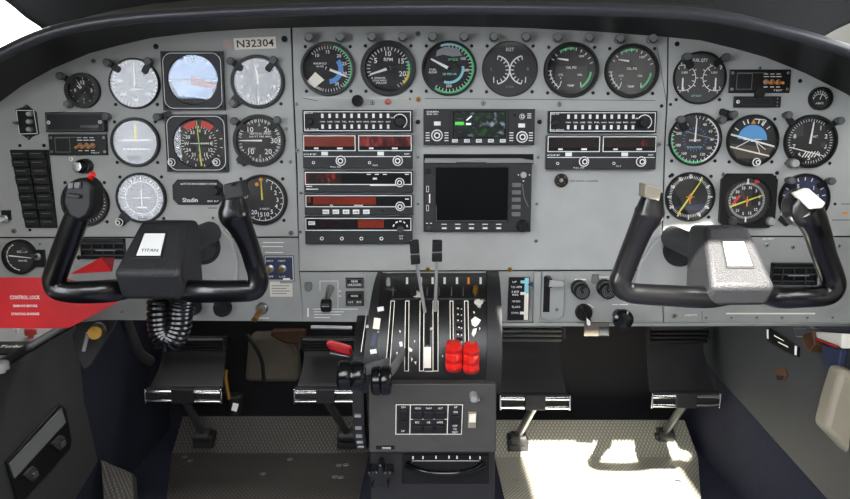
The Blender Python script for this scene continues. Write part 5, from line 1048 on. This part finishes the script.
# ------------------------------------------------------------------ rudder pedals
def rudder(label, x0, x1, yt, yb, foot, y=.30, lit=0):  # a lit pedal gets paler ribs, rails and arm in place of light
    zc = P(x0, yb, y).z; zt = P(x0, yt, y+.05).z; X0, X1 = P(x0, yb, y).x, P(x1, yb, y).x; cx = (X0+X1)/2; hw = (X1-X0)/2
    loc = Vector((cx, y, zc)); t = thing('rudder_pedal', label, 'rudder pedal', loc); m2 = rooted(loc)
    H_ = zt-zc; prof = []
    for i in range(9):
        f = i/8; prof.append((y+.012+.055*f-.030*sin(PI*f)*-1, zc+.012+H_*f))
    b = m2(); L = [(cx-hw*(.97-.10*sin(PI*i/8*.9)), *p) for i, p in enumerate(prof)]; R_ = [(cx+hw*(.97-.10*sin(PI*i/8*.9)), *p) for i, p in enumerate(prof)]
    n = len(L); vs = L+R_+[(a, b_+.008, c) for a, b_, c in L]+[(a, b_+.008, c) for a, b_, c in R_]; fs = []
    for i in range(n-1): fs += [[i, n+i, n+i+1, i+1], [2*n+i, 2*n+i+1, 3*n+i+1, 3*n+i], [i, i+1, 2*n+i+1, 2*n+i], [n+i, 3*n+i, 3*n+i+1, n+i+1]]
    fs += [[0, 2*n, 3*n, n], [n-1, 2*n-1, 4*n-1, 3*n-1]]
    b.add(vs, fs, 'pedal'); fp = b.obj('foot_plate', t)
    for k in range(4):
        f = .74+.075*k; yy = y+.012+.055*f+.030*sin(PI*f); z = zc+.012+H_*f
        b = m2(); b.sweep([(cx-hw*.88, yy-.012, z, .0042, .008), (cx+hw*.88, yy-.012, z, .0042, .008)], 'greyknob' if lit else 'pedal', n=12, sub=1); b.obj('grip_rib', fp)
    for sx in (-1, 1):
        b = m2(); b.sweep([(cx+sx*hw*.93, y+.05, zc+.012+H_*.78, .004, .007), (cx+sx*hw*.93, y+.055, zc+.012+H_*1.0, .004, .007)], 'darkknob' if lit else 'pedal', ref=(0, 1, 0), n=10, sub=1); b.obj('side_rail', fp)
        for dz in (.0105, -.0075):
            b = m2(); b.sweep([(cx+sx*hw*.30, y-.004, zc+dz, .004, .005), (cx+sx*hw*1.0, y-.004, zc+dz, .004, .005)], 'chrome', n=12, sub=1); b.obj('chrome_bar', t)
        b = m2(); b.box((cx+sx*hw*.97, y-.009, zc-.012), (cx+sx*hw*1.03, y+.012, zc+.018), 'chrome'); b.obj('end_bracket', t, True, .001)
    b = m2(); b.box((cx-hw, y+.0, zc-.008), (cx+hw, y+.018, zc+.016), 'base'); b.obj('heel_block', t, True, .003)
    b = m2(); b.box((cx-hw*.3, y-.010, zc-.012), (cx+hw*.3, y+.004, zc+.018), 'base'); b.obj('centre_clamp', t, True, .002)
    fz = PZ(*foot, .045)
    b = m2(); b.sweep([(cx, y, zc-.005, .0085, .0085), (fz.x, fz.y, fz.z, .0075, .0075)], 'steel' if lit else 'darkknob', ref=(0, 1, 0), n=16, sub=1); ar = b.obj('arm', t)
    b = m2(); b.sweep([(fz.x-.016, fz.y, fz.z-.006, .016, .016), (fz.x+.016, fz.y, fz.z-.006, .016, .016)], 'base', n=20, sub=1); b.obj('pivot', ar)
    b = m2(); b.box((fz.x-.022, fz.y-.008, .012), (fz.x+.022, fz.y+.03, fz.z-.004), 'base'); b.obj('floor_bracket', t, True, .003)
    return t
rudder('rudder pedal under the left yoke hub, leftmost of the four', 146, 222, 345, 396.5, (203, 433)); rudder('dark rudder pedal left of the trim wheel', 295, 357, 345, 396.5, (347, 433))
rudder('rudder pedal with brightly lit chrome arm just right of the pedestal', 500, 569, 330, 403, (518, 436), .30, 1); rudder('rudder pedal under the right yoke, rightmost of the four', 651, 719, 333, 401, (665, 432))
# ------------------------------------------------------------------ hood, cover
lipc = [(-40, 79), (-20, 66), (0, 55), (25, 42.5), (50, 33), (80, 25.5), (110, 20.5), (150, 16.5), (200, 13.5), (260, 10.8), (330, 9), (425, 8), (520, 8.4), (600, 9.6), (660, 11.6), (700, 14.5), (735, 20), (765, 27), (810, 38.5), (850, 51.5), (890, 67)]
YL = -.13
edge = [(-40, 144), (-20, 122), (0, 103), (23, 86), (54, 69), (90, 54), (120, 46), (150, 39), (200, 33), (260, 29.4), (330, 27.6), (425, 26.6), (520, 28.6), (600, 32.6), (660, 37.2), (700, 41), (735, 49.6), (765, 58), (805, 74), (845, 94), (890, 122)]
loc = P(425, 20, -.06); root = thing('glareshield', 'black vinyl glareshield hood arching over the whole instrument panel', 'glareshield', loc)
b = MB(); b.M = Matrix.Translation(-loc); vs = []; n = len(lipc)
for (a, e) in zip(lipc, edge):
    A = P(*a, YL); E = P(*e, 0); E = Vector((E.x, -.0008, E.z+.001))
    m1 = A.lerp(E, .5)+Vector((0, 0, .006))
    vs += [A+Vector((0, .001, -.004)), m1, E, E+Vector((0, 0, .03)), A.lerp(E, .5)+Vector((0, .02, .035)), A+Vector((0, .004, .005))]
fs = [[i*6+j, i*6+(j+1) % 6, (i+1)*6+(j+1) % 6, (i+1)*6+j] for i in range(n-1) for j in range(6)] + [[0, 1, 2, 3, 4, 5], [(n-1)*6+j for j in range(6)][::-1]]
b.add([tuple(v) for v in vs], fs, 'hood'); b.obj('hood', root)
b = MB(); b.M = Matrix.Translation(-loc); b.sweep([(*P(*a, YL), .0078, .0078) for a in lipc], 'lip', n=18, sub=4); b.obj('padded_edge', root)
yc_ = .13
loc = P(425, 0, yc_); b = MB(); b.M = Matrix.Translation(-loc)
pts = [(-10, -70), (-10, -8), (3, -2), (14, 6), (27, 17), (47, 31.5), (70, 62), (425, 50), (800, 62), (824, 37), (838, 29), (862, 18), (870, -70)]
fr = [P(a, c, yc_) for a, c in pts]; b.hexa(fr, [p+Vector((0, .025, 0)) for p in fr], 'cover')
o = b.obj('windshield_cover', None, True, .006, loc); tag(o, 'black cloth cover closing the windshield above the glareshield', 'windshield cover')
e2 = MB(); e2.M = Matrix.Translation(-loc); e2.sweep([(*P(a, c, yc_-.002), .0025, .0025) for a, c in pts[1:7]], 'black', n=8, sub=3); e2.obj('piping', o)

# ------------------------------------------------------------------ cabin shell
def YZ(poly, x0, x1, m, name, holes=()):
    """wall slab: outline in (y,z), thickness x0..x1"""
    b = MB(1, 1); b.M = Matrix(((0, -1, 0, 0), (1, 0, 0, 0), (0, 0, 1, 0), (0, 0, 0, 1)))      # u->y, v->z, h->x
    b.prism(poly, x0, x1, m, 0, None, holes); return structure(b.obj(name, None, False))
XW = .74
WINL = [(-3.0, .80), (-1.24, .80), (-1.24, .44), (-.66, .44), (-.66, .90), (-1.24, .91), (-1.30, 1.08), (-3.0, 1.08)]
WINF = [(.06, .79), (.52, .83), (.52, 1.08), (.02, 1.08)]
WINR = [(-.60, .82), (-.2, .80), (.08, .80), (.08, 1.05), (-.60, 1.05)]
YZ([(-3.2, .30), (.56, .30), (.56, 1.15), (-3.2, 1.15)], -XW-.02, -XW, 'liner', 'wall_left', [WINL, WINF])
YZ([(-3.2, .36), (.56, .36), (.56, 1.15), (-3.2, 1.15)], XW, XW+.02, 'liner', 'wall_right', [WINR])
YZ(WINL, -XW-.012, -XW-.009, 'pane', 'window_1'); YZ(WINF, -XW-.012, -XW-.009, 'pane', 'window_4'); YZ(WINR, XW+.009, XW+.012, 'pane', 'window_2')
b = MB(); b.box((-XW-.02, -3.2, -.03), (XW+.02, .6, 0), 'navycarpet'); structure(b.obj('floor'))
LIGHT_HOLE = LIGHT_HOLE_POLY
b = MB(1, 1); b.M = Matrix(((1, 0, 0, 0), (0, 0, 1, 0), (0, -1, 0, 0), (0, 0, 0, 1)))         # u->x, v->y, h->z
b.prism([(-XW-.02, -3.2), (XW+.02, -3.2), (XW+.02, .6), (-XW-.02, .6)], 1.15, 1.17, 'liner', 0, None, [LIGHT_HOLE, SUN_HOLE]); structure(b.obj('ceiling', None, False))
b = MB(1, 1); b.M = Matrix(((1, 0, 0, 0), (0, 0, 1, 0), (0, -1, 0, 0), (0, 0, 0, 1))); b.prism(LIGHT_HOLE, 1.160, 1.163, 'pane'); structure(b.obj('added_roof_pane', None, False))  # pane over the added roof opening, there for its light
b = MB(1, 1); b.M = Matrix(((1, 0, 0, 0), (0, 0, 1, 0), (0, -1, 0, 0), (0, 0, 0, 1))); b.prism(SUN_HOLE, 1.160, 1.163, 'pane'); structure(b.obj('added_sun_pane', None, False))  # pane over the small added sun opening
b = MB(); b.box((-XW, -3.22, 0), (XW, -3.2, 1.15), 'rear'); structure(b.obj('wall_rear'))
b = MB(); b.box((-XW, .56, 0), (XW, .58, .84), 'dark'); structure(b.obj('wall_front'))
# side ledges with carpet lower walls
b = MB(); b.hexa([(-XW, -3.1, 0), (-.60, -3.1, 0), (-.60, -3.1, .30), (-XW, -3.1, .30)], [(-XW, .555, 0), (-.60, .555, 0), (-.60, .555, .375), (-XW, .555, .375)], 'navycarpet'); structure(b.obj('wall_left_lower'))
b = MB(); b.hexa([(.60, -3.1, 0), (XW, -3.1, 0), (XW, -3.1, .36), (.60, -3.1, .36)], [(.60, .555, 0), (XW, .555, 0), (XW, .555, .398), (.60, .555, .398)], 'navycarpet'); structure(b.obj('wall_right_lower'))
def walltrim(pts, x, th, m, name, label=None):
    w = [PX(a, c, x) for a, c in pts]; s = 1 if x > 0 else -1
    b = MB(1, 1); b.M = Matrix(((0, -1, 0, 0), (1, 0, 0, 0), (0, 0, 1, 0), (0, 0, 0, 1)))
    b.prism([(p.y, p.z) for p in w], min(-x, -x+s*th), max(-x, -x+s*th), m)
    o = b.obj(name, None, True, .0015); return o
def ledge_z(y): return .30+.075*(y+3.1)/3.655
tl = [PX(a, c, -.5985) for a, c in ((-40, 499), (60, 499+12), (96, 461), (82, 400), (76, 345))]
b = MB(1, 1); b.M = Matrix(((0, -1, 0, 0), (1, 0, 0, 0), (0, 0, 1, 0), (0, 0, 0, 1)))
pl = [(-.6, .03), (tl[1].y, .06), (tl[2].y, tl[2].z), (tl[3].y, tl[3].z), (tl[4].y, ledge_z(tl[4].y)-.001), (-.6, ledge_z(-.6)-.001)]
b.prism(pl, -.5995, -.5945, 'wallgrey'); structure(b.obj('trim_1', None, True, .0015))
tr = [PX(a, c, .5985) for a, c in ((703, 345), (709, 362), (722, 380), (745, 404), (775, 438), (830, 499), (870, 545))]
pl = [(tr[0].y, .396)] + [(p.y, max(.015, p.z)) for p in tr] + [(-.4, .02), (-.4, .392)]
b = MB(1, 1); b.M = Matrix(((0, -1, 0, 0), (1, 0, 0, 0), (0, 0, 1, 0), (0, 0, 0, 1))); b.prism(pl, .5935, .5995, 'wallgreyr'); structure(b.obj('trim_2', None, True, .002))
# grey ledge top and rail at left
b = MB(); z0, z1 = ledge_z(-.5), ledge_z(.50)
b.hexa([(-.735, -.5, z0+.0005), (-.604, -.5, z0+.0005), (-.604, -.5, z0+.004), (-.735, -.5, z0+.004)], [(-.735, .50, z1+.0005), (-.604, .50, z1+.0005), (-.604, .50, z1+.004), (-.735, .50, z1+.004)], 'panel2'); structure(b.obj('trim_3'))
b = MB(); b.sweep([(-.598, -.5, z0+.006, .006, .008), (-.598, .50, z1+.006, .006, .008)], 'base', ref=(1, 0, 0), n=12, sub=1); structure(b.obj('trim_4'))
def on_ledge(name, label, cat, px, py):
    d = ray(px, py); t = (ledge_z(-.1)+.005-CAM.z)/d.z; return CAM+d*t
w = on_ledge('', '', '', 10, 349); w.z = ledge_z(w.y)+.0046
t = thing('console_placard', 'black placard with white script lettering on the left side console', 'placard', w); b = MB(1, 1); b.M = Matrix(((1, 0, 0, 0), (0, 0, 1, 0), (0, -1, 0, 0), (0, 0, 0, 1)))
b.prism([(-.04, -.035), (.020, -.035), (.024, .03), (-.036, .03)], .0002, .002, 'black'); b.text('Turbo', .002, .002, .012, .0024, 'white', .036); b.obj('plate', t)
for nm, lb, px, py, m_, r in (('console_control', 'silver knob on the left side console in front of the placard', 2, 369, 'silver', .010), ('console_control', 'dark red knob on the left side console behind the placard', 31, 336, 'redlamp', .009), ('console_control', 'small white knob on the left side console beside the dark red one', 17, 331, 'white', .005)):
    w = on_ledge('', '', '', px, py+3); w.z = ledge_z(w.y)+.0046; t = thing(nm, lb, 'knob', w); b = MB(1, 1); b.M = Matrix(((1, 0, 0, 0), (0, 0, 1, 0), (0, -1, 0, 0), (0, 0, 0, 1)))
    b.lathe([(r*.5, 0), (r*.5, .004), (r, .005), (r, .014), (r*.8, .016), (0, .0165)], m_, n=24); b.obj('grip', t)
# latch pocket on the left wall
xp = -.594; pk = [(4, 462), (57, 404.5), (63.5, 408), (70, 442), (67, 450), (22, 500), (15, 500)]
w = [PX(a, c, xp) for a, c in pk]; loc = sum(w, Vector())/len(w); root = thing('wall_pocket', 'black edged slanted latch pocket on the left wall trim', 'pocket', loc)
def wp(pts, h0, h1, m, name, bev=0):
    q = [PX(a, c, xp) for a, c in pts]; b = MB(1, 1); b.M = Matrix(((0, -1, 0, 0), (1, 0, 0, 0), (0, 0, 1, 0), (0, 0, 0, 1)))
    q = [(p.y-loc.y, p.z-loc.z) for p in q]; b.prism(q, h0, h1, m); return b.obj(name, root, True, bev)
wp(pk, .0003, .004, 'black', 'frame', .001); wp([(6, 463.5), (58, 408.5), (62.5, 422), (11, 478)], .004, .006, 'greyknob', 'lid'); 
for (x, y) in ((52, 441), (24, 472)): wp([(x-5, y+3), (x+4, y-6), (x+8, y-4), (x+10, y+3), (x+5, y+10), (x+1, y+8)], .004, .008, 'dialgrey', 'latch', .0006); wp([(x+2, y+2), (x+7, y-1), (x+8, y+3), (x+4, y+7)], .008, .011, 'steel', 'clasp', .0006)
# grey mesh cover and blue cloth low at left
w = PZ(118, 478, .0); t = thing('mesh_cover', 'small grey mesh cover on the floor by the left wall', 'cover', w)
b = MB(); b.M = Matrix.Translation(-w); x0 = -.598
A = [PX(100, 459, x0), PX(132, 473, -.54), PX(134, 505, -.50), PX(104, 505, -.56)]
b.hexa([(p.x, p.y, max(.004, p.z)) for p in A], [(p.x, p.y+.02, max(.001, p.z-.02)) for p in A], 'tread_shade'); b.obj('mesh', t, True, .002)

# ------------------------------------------------------------------ floor plates
def fplate(label, pts, top, m, holes, slots):
    q = [PZ(a, c, .004) for a, c in pts]; loc = sum(q, Vector())/len(q); loc.z = 0; root = thing('floor_plate', label, 'floor plate', loc)
    b = MB(1, 1); b.M = Matrix(((1, 0, 0, 0), (0, 0, 1, 0), (0, -1, 0, 0), (0, 0, 0, 1))); b.prism([(p.x-loc.x, p.y-loc.y) for p in q], .0006, .004, m); b.obj('plate', root)
    b = MB(); b.M = Matrix.Translation(-loc); L, R = PZ(*top[0], .004), PZ(*top[1], .004); d = .07
    L2 = Vector((L.x+.004, L.y+d, .004+d*.80)); R2 = Vector((R.x-.008, R.y+d, .004+d*.80)); o = Vector((0, .0018, -.0024))
    b.hexa([L, R, R2, L2], [L+o, R+o, R2+o, L2+o], m); b.obj('toe_board', root)
    for px, py in holes:
        w = PZ(px, py, .004); b = MB(1, 1); b.M = Matrix(((1, 0, 0, w.x-loc.x), (0, 0, 1, w.y-loc.y), (0, -1, 0, .004), (0, 0, 0, 1))); b.lathe([(.0065, .0001), (.005, .0015), (.0045, .001), (0, .0012)], 'steel', n=16); b.obj('rivet', root)
    return root
fplate('shaded grey tread plate on the floor under the left rudder pedals', [(163, 499+30), (172, 453), (369, 453), (352, 499+30)], [(172, 453), (369, 453)], 'tread_shade', [(185, 457), (190, 461), (263, 474), (290, 459.5), (346, 465), (339, 465.5), (335, 477), (341, 477.5)], [])
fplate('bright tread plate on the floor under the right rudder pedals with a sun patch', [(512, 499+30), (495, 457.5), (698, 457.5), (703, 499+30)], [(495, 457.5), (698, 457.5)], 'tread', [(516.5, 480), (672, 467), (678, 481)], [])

# ------------------------------------------------------------------ odds and ends under the panel
def tube_thing(name, label, cat, pts, r, m, sub=8):
    q = [P(*p[:3]) for p in pts]; b = MB(); loc = q[0].copy(); b.M = Matrix.Translation(-loc); b.sweep([tuple(p) for p in q], m, r=r, ref=(0, 1, 0), n=14, sub=sub); o = b.obj(name, None, loc=loc); return tag(o, label, cat)
tube_thing('grey_hose', 'grey hose curving down behind the coiled cord', 'hose', [(126, 308, .06), (127, 322, .06), (134, 342, .07), (140, 354, .09), (150, 361, .12)], .009, 'base')
tube_thing('black_hose', 'thin black cable arching in front of the pale insulation cloth', 'cable', [(247, 335, .25), (256, 348, .25), (262, 362, .26), (264, 382, .27)], .004, 'black')
tube_thing('brass_tube', 'thin brass tube standing beside the leftmost rudder pedal', 'tube', [(226, 370, .3), (226, 380, .3), (229, 399, .3)], .004, 'brass')
tube_thing('control_rod', 'shiny thin rod under the panel left of the throttle quadrant', 'rod', [(311, 327.3, .03), (333, 327.6, .03), (352, 328, .03)], .003, 'steel', 2)
loc = P(338, 349, .08); t = thing('release_handle', 'red release handle beside the trim wheel under the panel', 'handle', loc); m2 = rooted(loc)
slab(m2, [(325, 344), (330, 342), (351, 348), (352, 356), (345, 355.5), (329, 350)], .078, .095, 'red', 'grip', t, .004); slab(m2, [(330, 352.5), (350, 356.5), (350, 357.5), (330, 354)], .08, .09, 'steel', 'bar', t, .001)
loc = P(94.5, 332, .0); t = thing('brass_control', 'brass faced pull knob on a triangular bracket under the left end of the panel', 'pull knob', loc); m2 = rooted(loc)
slab(m2, [(72, 336), (80, 322), (118, 318), (112, 330), (90, 366), (84, 370), (78, 360)], .02, .028, 'dialgrey', 'bracket', t, .002)
b = m2(); c0, c1 = P(99, 330, .02), P(94.5, 333, -.03); b.sweep([(*c0, .0125, .0125), (*c0.lerp(c1, .5), .0125, .0125)], 'darkknob', ref=(0, 0, 1), n=24, sub=1); b.obj('collar', t)
b = m2(); b.sweep([(*c0.lerp(c1, .45), .0105, .0105), (*c1, .0105, .0105)], 'brass', ref=(0, 0, 1), n=24, sub=1); b.obj('knob', t, True, .001)
b = m2(); a0, a1 = P(88, 333, .0), P(83.5, 351, .0); b.sweep([(*a0, .003, .003), (*a1, .003, .003)], 'silver', n=10, sub=1); b.obj('rod', t)
# insulation cloth and leather scrap behind the pedals
loc = P(275, 365, .5); b = MB(); b.M = Matrix.Translation(-loc); fr = [P(a, c, .5) for a, c in ((244, 383), (299, 383), (297, 352), (290, 334), (248, 336))]; b.hexa(fr, [p+Vector((0, .05, 0)) for p in fr], 'duct'); o = b.obj('insulation_cloth', None, True, .012, loc); tag(o, 'pale insulation cloth on the firewall between the left rudder pedals', 'insulation')
loc = P(287, 338, .47); b = MB(); b.M = Matrix.Translation(-loc); fr = [P(a, c, .47) for a, c in ((270, 336), (284, 343), (304, 346), (306, 330), (272, 330))]; b.hexa(fr, [p+Vector((0, .02, 0)) for p in fr], 'brown'); o = b.obj('leather_scrap', None, True, .004, loc); tag(o, 'brown leather scrap above the pale insulation cloth', 'leather')
loc = P(235, 404, .33); t = thing('brake_reservoir', 'black brake reservoir can with white sticker beside the leftmost pedal', 'reservoir', loc); b = MB(1, 1); s = .0019; b.M = Matrix(((1, 0, 0, 0), (0, 0, 1, 0), (0, -1, 0, 0), (0, 0, 0, 1)))
b.lathe([(0, -10*s), (9*s, -10*s), (9*s, 9*s), (7*s, 11*s), (0, 11*s)], 'black', n=28); b.obj('can', t)
b = MB(); s_ = .0019; b.sweep([(1*s_, -9.3*s_, -4*s_, 3*s_, .001), (3.4*s_, -8.9*s_, 4*s_, 3*s_, .001)], 'white', n=8, sub=1, pw=6); b.obj('sticker', t)
# right wall items
xr = .5935
def rp(pts, h0, h1, m, name, parent=None, loc=Vector((0, 0, 0)), bev=0, x=xr):
    q = [PX(a, c, x) for a, c in pts]; b = MB(1, 1); b.M = Matrix(((0, -1, 0, x-loc.x), (1, 0, 0, -loc.y), (0, 0, 1, -loc.z), (0, 0, 0, 1))); b.prism([(p.y, p.z) for p in q], -h1, -h0, m); return b.obj(name, parent, True, bev)
loc = PX(785, 345, xr); t = thing('wall_placard', 'black placard with white ends on the grey right wall trim', 'placard', loc)
rp([(768.5, 328), (772, 328), (800, 347), (799.5, 357), (795, 355.5), (769, 340.5)], .0003, .003, 'black', 'plate', t, loc)
rp([(768.7, 329.5), (770.4, 329.6), (770.4, 339), (768.9, 338.5)], .003, .0036, 'white', 'end_mark', t, loc); rp([(797, 345.5), (799, 346.5), (798.6, 355.3), (796.6, 354.6)], .003, .0036, 'white', 'end_mark', t, loc)
rp([(776, 335), (786, 340.6), (786, 341.4), (776, 336)], .003, .0034, 'cream', 'print', t, loc); rp([(780, 341.5), (790, 346.5), (790, 347.6), (780, 342.6)], .003, .0034, 'cream', 'print', t, loc)
loc = PX(781, 374, xr); t = thing('trim_tear', 'torn hole showing brown padding in the grey right wall trim', 'tear', loc); rp([(775, 369), (779, 367.5), (786, 368.5), (788, 375), (785, 381), (778, 381), (776.5, 375)], .0003, .0012, 'brown', 'padding', t, loc); rp([(777, 375), (785, 376), (783, 380), (778, 380)], .0012, .0018, 'hole', 'hole', t, loc)
loc = P(838, 413, -.12); b = MB(); b.M = Matrix.Translation(-loc); fr = [P(a, c, -.12) for a, c in ((825, 430), (832, 402), (842, 370), (890, 382), (890, 486), (849, 455))]; b.hexa(fr, [p+Vector((0, .035, 0)) for p in fr], 'beige'); o = b.obj('seat_cushion_flap', None, True, .008, loc); tag(o, 'beige leather seat flap below the booklet at the right wall', 'seat flap')
for nm, lb, ct, pts, y, m_ in (('leather_case', 'brown leather case stuffed beside the right wall above the beige flap', 'case', [(815, 334), (825, 331), (828, 345), (822, 352), (816, 345)], .020, 'brown'), ('folded_chart', 'white folded chart with a red edge beside the right wall', 'chart', [(824, 332), (852, 334), (852, 349), (848, 346), (826, 338)], .014, 'paper'), ('booklet', 'dark booklet standing below the white folded chart at the right wall', 'booklet', [(828, 344), (848, 350), (844, 374), (830, 366)], .010, 'navy'), ('grey_pouch', 'small dark grey pouch behind the brown leather case', 'pouch', [(800, 328), (814, 328), (817, 338), (803, 337)], .012, 'darkknob')):
    loc = PX(sum(p[0] for p in pts)/len(pts), sum(p[1] for p in pts)/len(pts), xr); o = rp(pts, .0003, y, m_, nm, None, loc, .002); o.location = loc; tag(o, lb, ct)
    if nm == 'folded_chart': rp([(826, 338), (848, 346), (848, 347.6), (826, 339.6)], y+.0002, y+.002, 'red', 'red_edge', o, loc)

for o in [q for q in COL.objects if q.name.split('.')[0] == 'lettering' and q.parent]:
    body = [c for c in o.parent.children if c.name.split('.')[0] in ('case', 'plate') and c is not o]
    if body and o.parent.name.split('.')[0] != 'control_lock': merge_into(o, body[0])
# ------------------------------------------------------------------ light
w = bpy.data.worlds.new('sky'); SC.world = w; w.use_nodes = True; nt = w.node_tree; bg = nt.nodes['Background']
tc = nt.nodes.new('ShaderNodeTexCoord'); sp = nt.nodes.new('ShaderNodeSeparateXYZ'); mr = nt.nodes.new('ShaderNodeMapRange'); r = nt.nodes.new('ShaderNodeValToRGB')
mr.inputs['From Min'].default_value = -.4; mr.inputs['From Max'].default_value = 1
e = r.color_ramp.elements; e[0].position = 0; e[0].color = (.35, .34, .32, 1); e[1].position = .75; e[1].color = (.98, .98, 1, 1); k = e.new(.30); k.color = (.86, .92, 1, 1)
nt.links.new(tc.outputs['Generated'], sp.inputs[0]); nt.links.new(sp.outputs['Z'], mr.inputs['Value']); nt.links.new(mr.outputs[0], r.inputs['Fac']); nt.links.new(r.outputs['Color'], bg.inputs['Color'])
bg.inputs['Strength'].default_value = SKY
sd = bpy.data.lights.new('sun', 'SUN'); sd.energy = SUN; sd.angle = rad(.6); sd.color = (1, .96, .88); so = bpy.data.objects.new('sun', sd); COL.objects.link(so)
so.rotation_euler = Vector(SUND).to_track_quat('-Z', 'Y').to_euler()
def portal(name, loc, sx, sy, nrm):
    a = bpy.data.lights.new(name, 'AREA'); a.shape = 'RECTANGLE'; a.size = sx; a.size_y = sy; a.cycles.is_portal = True
    o = bpy.data.objects.new(name, a); COL.objects.link(o); o.location = loc; o.rotation_euler = Vector(nrm).to_track_quat('-Z', 'Y').to_euler(); return o
portal('window_portal', (-XW-.03, -1.83, .76), 2.38, .68, (1, 0, 0)).rotation_euler = (rad(90), 0, rad(-90))
portal('window_portal', (-XW-.03, .28, .93), .54, .34, (1, 0, 0)).rotation_euler = (rad(90), 0, rad(-90))
portal('window_portal', (XW+.03, -.26, .925), .72, .28, (-1, 0, 0)).rotation_euler = (rad(90), 0, rad(90))
hx = [p[0] for p in LIGHT_HOLE]; hy = [p[1] for p in LIGHT_HOLE]
portal('window_portal', ((min(hx)+max(hx))/2, (min(hy)+max(hy))/2, 1.18), max(hx)-min(hx)+.02, max(hy)-min(hy)+.02, (0, 0, -1)).rotation_euler = (0, 0, 0)  # sampling portal of the added roof opening
SC.view_settings.view_transform = 'Standard'; SC.view_settings.look = 'None'; SC.view_settings.gamma = 1; SC.view_settings.use_curve_mapping = False
SC.view_settings.exposure = EXPO
